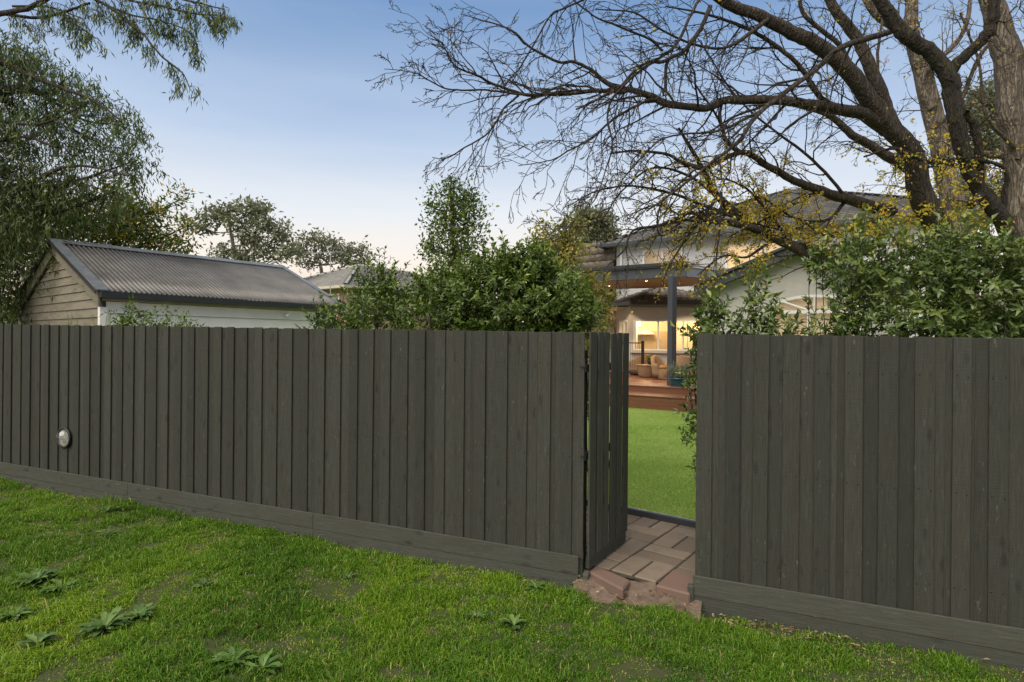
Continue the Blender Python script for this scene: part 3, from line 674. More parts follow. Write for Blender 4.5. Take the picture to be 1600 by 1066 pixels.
mb = MB(); mb.hexa([hp(T1 - .2, DP - .2, .2), hp(T0, DP - .2, .2), hp(T0, DP, .2), hp(T1 - .2, DP, .2)][::-1], [hp(T1 - .2, DP - .2, EZ), hp(T0, DP - .2, EZ), hp(T0, DP, EZ), hp(T1 - .2, DP, EZ)][::-1]); mb.build('rear_wall', M['white_wall'], house)
def window(name, parent, O, U, inn, u0, u1, z0, z1, nmull, blind, fr=.06, label=None):
    f = MB(); s = inn
    def bar(a, b, za, zb, d0=-.025, d1=.07):
        p = [O + U * a + s * d0, O + U * b + s * d0, O + U * b + s * d1, O + U * a + s * d1]; f.hexa([q + Vector((0, 0, za)) for q in p], [q + Vector((0, 0, zb)) for q in p])
    bar(u0, u0 + fr, z0, z1); bar(u1 - fr, u1, z0, z1); bar(u0 + fr, u1 - fr, z1 - fr, z1); bar(u0 + fr, u1 - fr, z0, z0 + fr)
    for i in range(nmull):
        m_ = u0 + (u1 - u0) * (i + 1) / (nmull + 1); bar(m_ - fr / 2, m_ + fr / 2, z0 + fr, z1 - fr, -.015)
    w_ = f.build(name, M['white'], parent)
    if label: w_['label'] = label
    g_ = MB(); g_.poly([O + U * u0 + s * .03 + Vector((0, 0, z0)), O + U * u1 + s * .03 + Vector((0, 0, z0)), O + U * u1 + s * .03 + Vector((0, 0, z1)), O + U * u0 + s * .03 + Vector((0, 0, z1))]); g_.build('pane', M['glass'], w_)
    if blind:
        b_ = MB(); n = int((z1 - z0) / .05)
        for i in range(n):
            za = z0 + (z1 - z0) * i / n; zb = z0 + (z1 - z0) * (i + 1) / n
            b_.poly([O + U * u0 + s * .09 + Vector((0, 0, za)), O + U * u1 + s * .09 + Vector((0, 0, za)), O + U * u1 + s * .115 + Vector((0, 0, zb)), O + U * u0 + s * .115 + Vector((0, 0, zb))])
        b_.build('blind', blind, w_)
    return w_
window('window', house, O_, U_, HI, uA0, uA1, zA0, zA1, 1, M['blind'], .08, 'upper window with glowing yellow blinds')
window('window', house, O_, U_, HI, uB0, uB1, zB0, zB1, 1, M['blind_dim'], .08, 'upper window with brown blind')
# main hip roof
ovh = .5; eL = hp(T1 + ovh, -ovh, EZ + .02); eR = hp(T0 - ovh, -ovh, EZ + .02); eLb = hp(T1 + ovh, DP + ovh, EZ + .02); eRb = hp(T0 - ovh, DP + ovh, EZ + .02)
hw = (DP + 2 * ovh) / 2; RZ = EZ + 2.62; rL = hp(T1 + ovh - hw, DP / 2, RZ); rR = hp(T0 - ovh + hw, DP / 2, RZ)
roof = tiled('roof', eR, eL, rR, rL, M['tile_dark'], house)
tiled('side_roof', eL, eLb, rL, rL, M['tile_dark'], house); tiled('side_roof', eR, eRb, rR, rR, M['tile_dark'], house); tiled('rear_roof', eRb, eLb, rR, rL, M['tile_dark'], house)
for a, b in ((eL, rL), (rL, rR), (eR, rR)): ridge_caps('ridge_tiles', a + Vector((0, 0, .05)), b + Vector((0, 0, .05)), M['tile_dark'], roof)
mb = MB(); mb.prism([eL, eR, eRb, eLb][::-1], -.03); mb.build('soffit', M['white_wall'], house)
mb = MB(); mb.beam(eL - HI * .05 + Vector((0, 0, -.04)), eR - HI * .05 + Vector((0, 0, -.04)), HI * .1, (0, 0, .12)); mb.beam(eL + HD * .05 + Vector((0, 0, -.04)), eLb + HD * .05 + Vector((0, 0, -.04)), HD * .1, (0, 0, .12)); mb.build('gutter', M['dark_trim'], house)
mb = MB(); mb.tube([hp(T1 - .25, -.07, EZ - .1), hp(T1 - .25, -.07, DK + 3.6)], .045, 8); mb.build('downpipe', M['white'], house)
# steep tile-hung wing at the left
mz0, mz1 = CH + .95, CH + 4.3
mL0, mL1 = T1 + .02, T1 + 4.6
mans = tiled('tile_hung_wall', hp(mL0, -.9, mz0), hp(mL1, -.9, mz0), hp(mL0, .2, mz1), hp(mL1 - .5, .2, mz1), M['tile_brown'], house)
mb = MB(); mb.hexa([hp(mL1, -.35, .2), hp(mL0, -.35, .2), hp(mL0, 5, .2), hp(mL1, 5, .2)], [hp(mL1, -.35, mz0), hp(mL0, -.35, mz0), hp(mL0, 5, mz0), hp(mL1, 5, mz0)]); mb.build('wing_wall', M['render'], house)
mb = MB(); mb.hexa([hp(mL1 - .5, .3, mz0), hp(mL0, .3, mz0), hp(mL0, 5, mz0), hp(mL1 - .5, 5, mz0)], [hp(mL1 - .5, .3, mz1), hp(mL0, .3, mz1), hp(mL0, 5, mz1), hp(mL1 - .5, 5, mz1)]); mb.build('wing_core', M['tile_brown'], house)
mb = MB(); mb.beam(hp(mL0, -.97, mz0 - .06), hp(mL1, -.97, mz0 - .06), HI * .13, (0, 0, .12)); mb.build('gutter', M['white'], house)
mb = MB(); mb.beam(hp(mL0, -.6, mz0 - .14), hp(mL1, -.6, mz0 - .14), HI * .5, (0, 0, .03)); mb.build('eave', M['white'], house)
wq = window('window', house, hp(mL0, -.39, 0), HD, HI, .25, 1.2, DK + .6, mz0 - .22, 1, M['blind_dim'], .06)
wz = MB()
O2 = hp(mL0, -.62, 0); u0, u1 = ucoord(925, O2, HD), ucoord(900, O2, HD)
window('window', house, hp(mL0, -.55, 0), HD, HI, .75, 1.75, CH + 1.55, CH + 2.35, 0, M['blind_dim'], .07, 'small white dormer window in the tile-hung wall')
# ---- bay with kitchen
B0 = P(985, 500, 22.3); B0.z = 0; B1 = P(1112, 500, 21.75); B1.z = 0; BU = (B1 - B0).normalized(); BI = Vector((-BU.y, BU.x, 0)); BL = P(964, 500, 23.6); BL.z = 0
def zz(py, Z, px=1030): return P(px, py, Z).z
sill, head, fas, gut = zz(548, 22), zz(500, 22), zz(482, 22), zz(473.5, 22)
bw = (B1 - B0).length + .6
wall_with_holes('bay_wall', house, M['render'], B0, BU, bw, .2, gut, [(.12, bw - .7, sill, head)], .14, BI)
w2 = window('window', house, B0, BU, BI, .12, bw - .7, sill, head, 2, None, .055, 'wide kitchen window with warm light behind it')
LU = (B0 - BL).normalized(); LI = Vector((-LU.y, LU.x, 0)); lw = (B0 - BL).length
wall_with_holes('bay_wall', house, M['render'], BL, LU, lw, .2, gut, [(.3, lw - .25, sill, head)], .14, LI)
window('window', house, BL, LU, LI, .3, lw - .25, sill, head, 1, None, .05)
mb = MB(); mb.beam(B0 + Vector((0, 0, sill - .05)) - BI * .05, B0 + BU * bw + Vector((0, 0, sill - .05)) - BI * .05, BI * .12, (0, 0, .09)); mb.build('sill', M['render'], house)
mb = MB(); mb.beam(B0 + Vector((0, 0, fas + .02)) - BI * .03, B0 + BU * bw + Vector((0, 0, fas + .02)) - BI * .03, BI * .06, (0, 0, .07)); mb.build('fascia', M['render'], house)
bg0 = BL - LU * .25 - LI * .35; bg1 = B0 - BI * .4 - LU * .12 + LU * .2; bg2 = B0 + BU * (bw - .2) - BI * .4
for a, b, n_ in ((bg0, bg1, LI), (bg1, bg2, BI)):
    mb = MB(); mb.beam(a + Vector((0, 0, gut - .02)), b + Vector((0, 0, gut - .02)), n_ * .12, (0, 0, .13)); mb.build('bay_gutter', M['dark_trim'] if n_ is BI else M['side_fascia'], house)
ra = P(1026, 449, 23.3); rb = P(1120, 450, 22.9)
z_ = Vector((0, 0, gut + .05))
br = tiled('bay_roof', bg1 + z_, bg2 + z_, ra, rb, M['tile_brown'], house, .26, .26, .03); tiled('bay_roof', bg0 + z_, bg1 + z_, ra - Vector((.02, 0, 0)), ra, M['tile_brown'], house, .26, .26, .03)
ridge_caps('ridge_tiles', bg1 + z_ + Vector((0, 0, .04)), ra + Vector((0, 0, .04)), M['tile_brown'], br, .08); ridge_caps('ridge_tiles', ra + Vector((0, 0, .04)), rb + Vector((0, 0, .04)), M['tile_brown'], br, .08)
# kitchen interior
KC = B0 + BU * 1.3 + BI * 2.0
def kp(u, d, z): return B0 + BU * u + BI * d + Vector((0, 0, z))
mb = MB()
KD = 3.4
mb.poly([kp(-2.2, KD, .2), kp(5, KD, .2), kp(5, KD, gut), kp(-2.2, KD, gut)]); mb.poly([kp(5, .2, .2), kp(5, KD, .2), kp(5, KD, gut), kp(5, .2, gut)]); mb.poly([kp(-2.2, KD, .2), kp(-2.2, 1.4, .2), kp(-2.2, 1.4, gut), kp(-2.2, KD, gut)])
mb.build('kitchen_wall', M['kitchen'], house)
mb = MB(); mb.poly([kp(-2.2, .16, DK + .02), kp(5, .16, DK + .02), kp(5, KD, DK + .02), kp(-2.2, KD, DK + .02)]); mb.build('kitchen_floor', M['deck'], house)
mb = MB(); mb.poly([kp(-2.2, .16, gut - .15), kp(5, .16, gut - .15), kp(5, KD, gut - .15), kp(-2.2, KD, gut - .15)]); mb.build('kitchen_ceiling', M['kitchen'], house)
mb = MB(); mb.poly([kp(.2, KD - .01, DK + .9), kp(1.75, KD - .01, DK + .9), kp(1.75, KD - .01, DK + 1.75), kp(.2, KD - .01, DK + 1.75)]); mb.build('splashback', M['splash'], house)
kb = MB(); kb.beam(kp(-1, KD - .32, DK + .45), kp(1.8, KD - .32, DK + .45), BI * .6, (0, 0, .88)); kb.build('kitchen_bench', M['cabinet'], house, bevel=.01)
kb = MB(); kb.beam(kp(-1, KD - .33, DK + .92), kp(1.8, KD - .33, DK + .92), BI * .64, (0, 0, .04)); kb.build('bench_top', M['black'], house)
for a, b in ((-.9, .0), (1.85, 2.45), (2.47, 3.1), (3.5, 4.2)):
    kb = MB(); kb.beam(kp(a, KD - .3, DK + 1.2), kp(b, KD - .3, DK + 1.2), BI * .6, (0, 0, 2.2)); kb.build('tall_cabinet', M['cabinet'], house, bevel=.01)
kb = MB(); kb.beam(kp(.25, KD - .2, DK + 2.1), kp(.5, KD - .2, DK + 2.1), BI * .35, (0, 0, 1.1)); 
kb.hexa([kp(.05, KD - .55, DK + 1.62), kp(1.1, KD - .55, DK + 1.62), kp(1.1, KD - .02, DK + 1.62), kp(.05, KD - .02, DK + 1.62)], [kp(.25, KD - .35, DK + 2.0), kp(.5, KD - .35, DK + 2.0), kp(.5, KD - .02, DK + 2.0), kp(.25, KD - .02, DK + 2.0)]); kb.build('range_hood', M['steel'], house)
kb = MB(); kb.beam(kp(2.6, 2.2, DK + 1.0), kp(2.95, 2.2, DK + 1.0), BI * .3, (0, 0, .5)); kb.build('shelf_unit', M['black'], house)
tp = MB(); tp.tube(smooth_line([kp(1.05, .5, sill), kp(1.05, .5, sill + .28), kp(1.12, .5, sill + .40), kp(1.24, .5, sill + .38), kp(1.26, .5, sill + .28)], 16), .018, 8); tp.build('kitchen_tap', M['steel'], house, True)
def lamp(name, kind, loc, en, size=.2, col=(1, .70, .40), rot=None, sy=None):
    l = bpy.data.lights.new(name, kind); l.energy = en; l.color = col
    if kind == 'AREA': l.shape = 'RECTANGLE'; l.size = size; l.size_y = sy or size
    else: l.shadow_soft_size = size
    o = bpy.data.objects.new(name, l); COL.objects.link(o); o.location = loc
    if rot: o.rotation_euler = rot
    return o
lamp('kitchen_light', 'POINT', kp(.8, 1.9, gut - .55), 95, .15, (1, .74, .42)); lamp('kitchen_light', 'POINT', kp(3.0, 1.7, gut - .55), 85, .15, (1, .74, .42)); lamp('kitchen_light', 'POINT', kp(-1.0, 2.3, gut - .6), 22, .15, (1, .74, .42))
# ------------------------------------------------------------------ pergola
PZ1, PZ0 = CH + 2.37, CH + 1.95
pc = Vector((5.14, 17.0, 0)); pl = Vector((1.0, 19.78, 0)); pr = Vector((7.3, 18.25, 0))
per = empty('patio_roof', Vector((4.72, 17.1, DK)), 'flat patio roof with dark beam, timber lining and single post over the deck', 'patio roof')
pi_ = (pr - pc).normalized(); pj = (pl - pc).normalized()
mb = MB(); mb.hexa([pl, pc, pc + pi_ * .12, pl + pi_ * .12], [pl, pc, pc + pi_ * .12, pl + pi_ * .12]); 
mb = MB()
def zv(v, z): return Vector((v.x, v.y, z))
pjn = Vector((-pj.y, pj.x, 0)); pjn = pjn if pjn.y > 0 else -pjn
mb.hexa([zv(pl, PZ0), zv(pc, PZ0), zv(pc + pjn * .15, PZ0), zv(pl + pjn * .15, PZ0)], [zv(pl, PZ1 - .09), zv(pc, PZ1 - .09), zv(pc + pjn * .15, PZ1 - .09), zv(pl + pjn * .15, PZ1 - .09)]); mb.build('front_beam', M['post_paint'], per, bevel=.004)
mb = MB(); mb.beam(zv(pl, PZ1 - .03) - pjn * .06, zv(pc, PZ1 - .03) - pjn * .06 - pj * .05, pjn * .13, (0, 0, .11)); mb.build('gutter', M['black'], per, bevel=.01)
pin = Vector((-pi_.y, pi_.x, 0))
mb = MB(); mb.hexa([zv(pc + pi_ * .005, PZ0 + .0), zv(pr, PZ0), zv(pr + pin * .12, PZ0), zv(pc + pin * .16 + pi_ * .1, PZ0)], [zv(pc + pi_ * .005, PZ1 - .16), zv(pr, PZ1 - .16), zv(pr + pin * .12, PZ1 - .16), zv(pc + pin * .16 + pi_ * .1, PZ1 - .16)]); mb.build('side_beam', M['side_fascia'], per)
poly = [pl, pc, pr, Vector((8.6, 20.0, 0)), Vector((5.2, 22.3, 0)), Vector((3.1, 23.2, 0))]
ins = [pl + pjn * .16, pc + pjn * .17 + pin * .02, pr + pin * .12, *poly[3:]]
mb = MB(); mb.prism([zv(p, PZ0 + .14) for p in ins], .02); mb.build('ceiling', M['soffit'], per)
mb = MB(); mb.prism([zv(p, PZ1 - .13) for p in ins], .10); mb.build('roof_deck', M['side_fascia'], per)
mb = MB(); mb.beam(zv(pc, PZ1 - .1) + pi_ * .05, zv(pr, PZ1 - .1), pin * .05, (0, 0, .1)); mb.build('side_trim', M['galv'], per)
q = P(1049.5, 560, 17.12)
mb = MB(); mb.box((q.x, q.y, (DK - .2 + PZ0) / 2), .19, .19, PZ0 - DK + .2, math.atan2(pi_.y, pi_.x)); mb.build('post', M['post_paint'], per, bevel=.004)
for px, py in ((905, 444), (952, 447), (1010, 439.5), (1087, 444)):
    c = None; zc = PZ0 + .135; v_ = P(px, py, 1); k = (zc - CH) / (v_.z - CH); c = P(px, py, k)
    dl = MB(); dl.lathe(c, [(.075, 0), (.055, -.012), (.05, .004)], 16); o = dl.build('downlight', M['steel'], per, True)
    dl = MB(); dl.lathe(c, [(.052, -.004), (.0001, -.006)], 16); dl.build('bulb', M['lamp'], o)
    lamp('downlight_lamp', 'SPOT', c - Vector((0, 0, .03)), 140, .05, (1, .74, .45)).data.spot_size = R(110)
# ------------------------------------------------------------------ deck and steps
dk = empty('timber_deck', Vector((4.2, 17.5, YARD)), 'red-brown hardwood deck with a wide step down to the lawn', 'deck')
s0 = P(981, 636, 15.9); s0.z = 0; DD = Vector((-.832, .555, 0)); DI = Vector((.555, .832, 0))
def dp(t, d, z): return s0 + DD * t + DI * d + Vector((0, 0, z))
ZL = CH - 1.45
def boards(t0, t1, d0, d1, z, n=None, nm_='deck_boards', w_=.09):
    mb = MB(); d = d0
    while d < d1: mb.hexa([dp(t1, d, z - .025), dp(t0, d, z - .025), dp(t0, d + w_ - .005, z - .025), dp(t1, d + w_ - .005, z - .025)], [dp(t1, d, z), dp(t0, d, z), dp(t0, d + w_ - .005, z), dp(t1, d + w_ - .005, z)]); d += w_
    return mb.build(nm_, M['deck'], dk)
def riser(t0, t1, d, z0, z1, n):
    mb = MB(); h = (z1 - z0) / n
    for i in range(n): mb.hexa([dp(t1, d, z0 + i * h + .003), dp(t0, d, z0 + i * h + .003), dp(t0, d + .02, z0 + i * h + .003), dp(t1, d + .02, z0 + i * h + .003)], [dp(t1, d, z0 + (i + 1) * h), dp(t0, d, z0 + (i + 1) * h), dp(t0, d + .02, z0 + (i + 1) * h), dp(t1, d + .02, z0 + (i + 1) * h)])
    mb.build('riser', M['deck'], dk)
riser(-4, 5, 0, YARD, ZL - .03, 3); boards(-4, 5, -.02, 1.16, ZL, w_=.12, nm_='step_boards'); riser(-4, 5, 1.14, ZL, DK - .028, 2); boards(-6, 7, 1.12, 9, DK, w_=.12)
# ------------------------------------------------------------------ rendered room with dark gable at the right
GZ = 13.0
gl = P(1097, 452, GZ)
GU = Vector((.933, -.36, 0)).normalized(); GI = Vector((.36, .933, 0)).normalized()
rm = empty('gabled_room', Vector((gl.x, gl.y, 0)), 'single-storey rendered wing with dark gable barge boards and an arched window', 'building')
X0 = gl.x
def gu(px): k = (px - 800) / FPX; return (k * GZ - X0) / (GU.x - k * GU.y)
def gzat(px, py): return P(px, py, GZ + GU.y * gu(px)).z
HWD = gu(1245); ez = gl.z; az = gzat(1245, 391)
def rp(u, d, z): return Vector((X0, GZ, 0)) + GU * u + GI * d + Vector((0, 0, z))
W2 = 2 * HWD; pitch = (az - ez) / HWD
# front wall with arched opening
wa0 = gu(1201); wa1 = wa0 + 1.75; wsp = gzat(1203, 488); wbot = CH - 1.0; war = gzat(1250, 463) - wsp; wc = (wa0 + wa1) / 2
mb = MB(); arch = [(wc + (wa1 - wa0) / 2 * math.cos(a), wsp + war * math.sin(a)) for a in np.linspace(math.pi, 0, 17)]
def slabpoly(pts): 
    k = len(pts); fr_ = [rp(u, 0, z) for u, z in pts]; mb.poly(fr_)
slabpoly([(0, .0), (wa0, .0), (wa0, wbot), (wa0, wsp), (wa0, ez + wa0 * pitch), (0, ez)])
slabpoly([(wa1, .0), (W2, .0), (W2, ez), (wa1, ez + (W2 - wa1) * pitch), (wa1, wsp)])
slabpoly([(wa0, 0), (wa1, 0), (wa1, wbot), (wa0, wbot)])
for (a, b) in zip(arch, arch[1:]):
    top = lambda u: ez + min(u, W2 - u) * pitch
    if (a[0] - HWD) * (b[0] - HWD) < 0: slabpoly([a, b, (b[0], top(b[0])), (HWD, az), (a[0], top(a[0]))])
    else: slabpoly([a, b, (b[0], top(b[0])), (a[0], top(a[0]))])
    mb.poly([rp(a[0], 0, a[1]), rp(b[0], 0, b[1]), rp(b[0], .12, b[1]), rp(a[0], .12, a[1])])
mb.poly([rp(0, 0, 0), rp(0, 5, 0), rp(0, 5, ez), rp(0, 0, ez)]); mb.poly([rp(W2, 0, 0), rp(W2, 4, 0), rp(W2, 4, ez), rp(W2, 0, ez)])
mb.build('wall', M['render'], rm)
for sg in (0, 1):
    u_e = -.16 if sg == 0 else W2 + .16; ze = ez - .16 * pitch + .10; za = az + .10
    mb = MB(); mb.hexa([rp(u_e, -.33, ze - .21), rp(HWD, -.33, za - .21), rp(HWD, -.28, za - .21), rp(u_e, -.28, ze - .21)], [rp(u_e, -.33, ze), rp(HWD, -.33, za), rp(HWD, -.28, za), rp(u_e, -.28, ze)]); mb.build('barge_board', M['dark_trim'], rm)
    mb = MB(); mb.hexa([rp(u_e, -.40, ze + .002), rp(HWD, -.40, za + .002), rp(HWD, 5.0, za + .002), rp(u_e, 5.0, ze + .002)], [rp(u_e, -.40, ze + .06), rp(HWD, -.40, za + .06), rp(HWD, 5.0, za + .06), rp(u_e, 5.0, ze + .06)]); mb.build('roof', M['dark_trim'], rm)
    mb = MB(); mb.hexa([rp(u_e, -.28, ze - .20), rp(HWD, -.28, za - .20), rp(HWD, .03, za - .20), rp(u_e, .03, ze - .20)], [rp(u_e, -.28, ze - .18), rp(HWD, -.28, za - .18), rp(HWD, .03, za - .18), rp(u_e, .03, ze - .18)]); mb.build('eave_lining', M['dark_trim'], rm)
fr = MB()
def fb(a, b, wd=.06): fr.beam(rp(a[0], .03, a[1]), rp(b[0], .03, b[1]), GI * .07, ((b[1] - a[1]) and Vector((-(b[1] - a[1]), 0, b[0] - a[0])).normalized() * wd) if abs(b[1] - a[1]) > 1e-6 and abs(b[0] - a[0]) > 1e-6 else ((0, 0, wd) if abs(b[1] - a[1]) < 1e-6 else GU * wd))
for a, b in zip(arch, arch[1:]): fb(a, b)
fb((wa0 + .03, wbot), (wa0 + .03, wsp)); fb((wa1 - .03, wbot), (wa1 - .03, wsp)); fb((wa0, wsp), (wa1, wsp), .07); fb((wa0, wbot), (wa1, wbot)); fb((wc - .1, wbot), (wc - .1, wsp))
for k in (4, 8, 12): fb((wc + .0001 * k, wsp), arch[k], .035)
aw = fr.build('window', M['white'], rm)
mb = MB(); mb.poly([rp(u, .06, z) for u, z in [(wa0, wbot), (wa1, wbot)] + arch[::-1]]); mb.build('pane', M['glass'], aw)
mb = MB(); mb.poly([rp(u, .11, z) for u, z in [(wa0, wbot), (wa1, wbot)] + arch[::-1]]); mb.build('blind', M['blind_dim'], aw)
pw = MB(); pw.box(rp(wa0 - .11, -.02, (ez - .1 + 0) / 2 - .2), .11, .05, CH - .1 + 1.0, 0); pw.build('window_trim', M['white_wall'], rm)
# ------------------------------------------------------------------ furniture on the deck
def tub_chair(loc, yaw, wdt, lab, cat='armchair'):
    e = empty('wicker_armchair', loc, lab, cat, 'wicker armchairs round the low table'); dx = Vector((math.cos(yaw), math.sin(yaw), 0)); dy = Vector((-math.sin(yaw), math.cos(yaw), 0))
    rr = wdt / 2; V = []; Q = []; n = 28; prof = [(-.0, .05), (-.02, .25), (0, .40), (.03, 1), (-.0, 1.03), (-.08, 1.03), (-.115, .95), (-.12, .35)]
    for i in range(n):
        a = -R(35) + (math.pi + R(70)) * i / (n - 1)        # open at the front (-dy)
        c, s = math.cos(a), math.sin(a); back = max(0, s); Ht = .52 + .28 * back ** 1.3
        for dr, f in prof:
            z = f * Ht if f > .4 else f; q = rr + dr
            p = loc + dx * (q * c) + dy * (q * s * .95) + Vector((0, 0, z)); V.append(tuple(p))
    m_ = len(prof)
    for i in range(n - 1):
        for j in range(m_): Q.append([i * m_ + j, (i + 1) * m_ + j, (i + 1) * m_ + (j + 1) % m_, i * m_ + (j + 1) % m_])
    me = bpy.data.meshes.new('shell'); me.from_pydata(V, [], Q + [list(range(m_)), list(range((n - 1) * m_, n * m_))]); me.polygons.foreach_set('use_smooth', np.ones(len(me.polygons), bool)); link('shell', me, M['wicker'], e)
    mb = MB(); mb.lathe(loc + Vector((0, 0, .06)), [(rr * .9, 0), (rr * .93, .3), (.001, .3)], 24); mb.build('seat', M['wicker'], e, True)
    mb = MB(); mb.lathe(loc + Vector((0, 0, .36)) - dy * .03, [(.001, 0), (rr * .78, 0), (rr * .8, .05), (rr * .74, .1), (.001, .12)], 24); mb.build('cushion', plain('cushion' + str(random.random()), (.36, .18, .065), .85, var=.12, sc=12), e, True)
    return e
def onDeck(px, Z): q = P(px, 560, Z); q.z = DK; return q
tub_chair(onDeck(1001, 22.3), R(200), .92, 'wicker tub armchair left of the low wicker table, with high curved back')
tub_chair(onDeck(1032, 19.9), R(30), .62, 'small wicker tub seat seen from behind, between the table and the post')
tub_chair(onDeck(1076, 19.9), R(140), 1.15, 'large wicker tub sofa right of the post, behind the teal pot', 'armchair')
tl = onDeck(1013, 20.9); tb = empty('wicker_table', tl, 'low round wicker table with a potted plant on it', 'table')
mb = MB(); mb.lathe(tl, [(.30, .02), (.36, .10), (.40, .38), (.41, .42)], 28); mb.build('base', M['wicker'], tb, True)
mb = MB(); mb.lathe(tl, [(.001, .46), (.43, .46), (.44, .44), (.42, .42), (.001, .42)][::-1], 28); mb.build('tabletop', M['wicker'], tb, True)
pt = tl + Vector((.05, -.05, .46)); pe = empty('potted_plant', pt, 'small leafy plant in a black pot on the wicker table', 'plant')
mb = MB(); mb.lathe(pt, [(.001, 0), (.07, 0), (.10, .14), (.11, .16), (.09, .15), (.001, .14)], 16); mb.build('pot', M['black'], pe, True)
n = 60; d = rdir(n); d[:, 2] = np.abs(d[:, 2]) + .5; leaves('leaves', np.array(pt + Vector((0, 0, .14)))[None] + rng.standard_normal((n, 3)) * .02, d, rdir(n), rng.uniform(.12, .24, n), .04, M['hedge'], pe, curl=.5)
# lavender in a teal pot on the step
pt = P(1060, 560, 16.75); pt.z = ZL; pe = empty('teal_pot', pt, 'glazed teal pot standing on the deck step beside the post, full of grey-green lavender', 'plant pot')
mb = MB(); mb.lathe(pt, [(.001, 0), (.15, .0), (.17, .03), (.235, .33), (.25, .38), (.27, .39), (.27, .42), (.25, .43), (.23, .40), (.20, .36), (.001, .36)], 32); mb.build('pot', M['teal'], pe, True)
tb_ = TB(); LC = []; LD = []
for i in range(150):
    a = random.uniform(0, 2 * math.pi); rr = random.uniform(0, .75); D_ = np.array([rr * math.cos(a), rr * math.sin(a), 1.0]); D_ /= np.linalg.norm(D_)
    L_ = random.uniform(.28, .52); b0 = np.array(pt) + np.array([.1 * math.cos(a), .1 * math.sin(a), .36]); pts = np.array([b0, b0 + D_ * L_ * .5, b0 + D_ * L_]); tb_.add(pts, [.004, .003, .002], 3)
    for t in np.linspace(.15, 1, 14): LC.append(b0 + D_ * L_ * t); LD.append(D_ + .7 * rng.standard_normal(3))
tb_.build('stems', M['twig'], pe); LC = np.array(LC); leaves('foliage', LC, np.array(LD), rdir(len(LC)), rng.uniform(.04, .08, len(LC)), .012, M['lav'], pe)
# balustrade behind the chairs
bq0 = onDeck(968, 21.9); bq1 = onDeck(1004, 21.5); bl = empty('balustrade', bq1, 'short black metal balustrade with thin bars beside the wicker chair', 'railing')
mb = MB(); mb.box(bq1 + Vector((0, 0, .66)), .10, .10, 1.32); mb.build('post', M['black'], bl)
for zr in (1.24, .12): mb = MB(); mb.beam(bq0 + Vector((0, 0, zr)), bq1 + Vector((0, 0, zr)), (0, .03, 0), (0, 0, .04)); mb.build('rail', M['black'], bl)
mb = MB()
for t in np.linspace(.03, .95, 11): p = bq0.lerp(bq1, t); mb.tube([p + Vector((0, 0, .12)), p + Vector((0, 0, 1.24))], .007, 5)
mb.build('bars', M['black'], bl)
# ------------------------------------------------------------------ neighbour's house
NC = P(540, 446, 30); NR = Vector((.585, .81, 0)).normalized(); NL = Vector((-.81, .585, 0)).normalized(); nz = NC.z
def np_(r_, l_, z): return Vector((NC.x, NC.y, 0)) + NR * r_ + NL * l_ + Vector((0, 0, z))
nb = empty('neighbour_house', Vector((NC.x, NC.y, 0)), 'brick house with grey tiled hip roof beyond the shed', 'house')
NWd, NLn = 8.5, 13.0; nrz = nz + 1.75
e00, e10, e11, e01 = np_(0, 0, nz), np_(NLn, 0, nz), np_(NLn, NWd, nz), np_(0, NWd, nz); rA, rB = np_(NWd / 2, NWd / 2, nrz), np_(NLn - NWd / 2, NWd / 2, nrz)
nr_ = tiled('roof', e00, e10, rA, rB, M['tile_grey'], nb); tiled('side_roof', e00, e01, rA, rA, M['tile_grey'], nb); tiled('side_roof', e10, e11, rB, rB, M['tile_grey'], nb); tiled('rear_roof', e01, e11, rA, rB, M['tile_grey'], nb)
for a, b in ((e00, rA), (rA, rB), (e10, rB), (e01, rA)): ridge_caps('ridge_tiles', a + Vector((0, 0, .05)), b + Vector((0, 0, .05)), plain('ridge_grey' + str(random.random()), (.42, .41, .39), .6), nr_, .1)
mb = MB(); mb.prism([np_(.5, .5, -.1), np_(NLn - .5, .5, -.1), np_(NLn - .5, NWd - .5, -.1), np_(.5, NWd - .5, -.1)], nz + .08); mb.build('wall', M['brick'], nb)
mb = MB(); mb.prism([e00 - Vector((0, 0, .08)), e10 - Vector((0, 0, .08)), e11 - Vector((0, 0, .08)), e01 - Vector((0, 0, .08))], .07); mb.build('eave', M['white'], nb)
mb = MB(); mb.beam(e00 - NL * .05 - Vector((0, 0, .04)), e10 - NL * .05 - Vector((0, 0, .04)), NL * .1, (0, 0, .14)); mb.beam(e00 - NR * .05 - Vector((0, 0, .04)), e01 - NR * .05 - Vector((0, 0, .04)), NR * .1, (0, 0, .14)); mb.build('gutter', plain('cream_gutter', (.55, .48, .40), .5), nb)
window('window', nb, np_(.46, .9, 0), NL, NR, .2, 1.5, nz - 1.4, nz - .35, 1, M['blind_dim'], .07); window('window', nb, np_(.9, .46, 0), NR, NL, .6, 2.2, nz - 1.5, nz - .35, 1, M['blind_dim'], .07)
# television aerial on its roof
aq = P(516.5, 443, 29.5); at = P(516.5, 392, 29.5); an = empty('tv_aerial', aq, 'thin television aerial on a mast above the neighbouring roof', 'aerial')
mb = MB(); mb.tube([aq - Vector((0, 0, .6)), at], .022, 6); mb.build('mast', M['galv'], an)
b0 = P(480, 395.5, 29.5); b1 = P(536, 393.5, 30.5); mb = MB(); mb.tube([b0, b1], .018, 6)
for t in np.linspace(.02, .98, 11): p = b0.lerp(b1, t); L_ = .14 + .32 * t; mb.tube([p + Vector((-.1, -1, .03)).normalized() * L_, p - Vector((-.1, -1, .03)).normalized() * L_], .009, 4)
mb.build('boom', M['galv'], an)
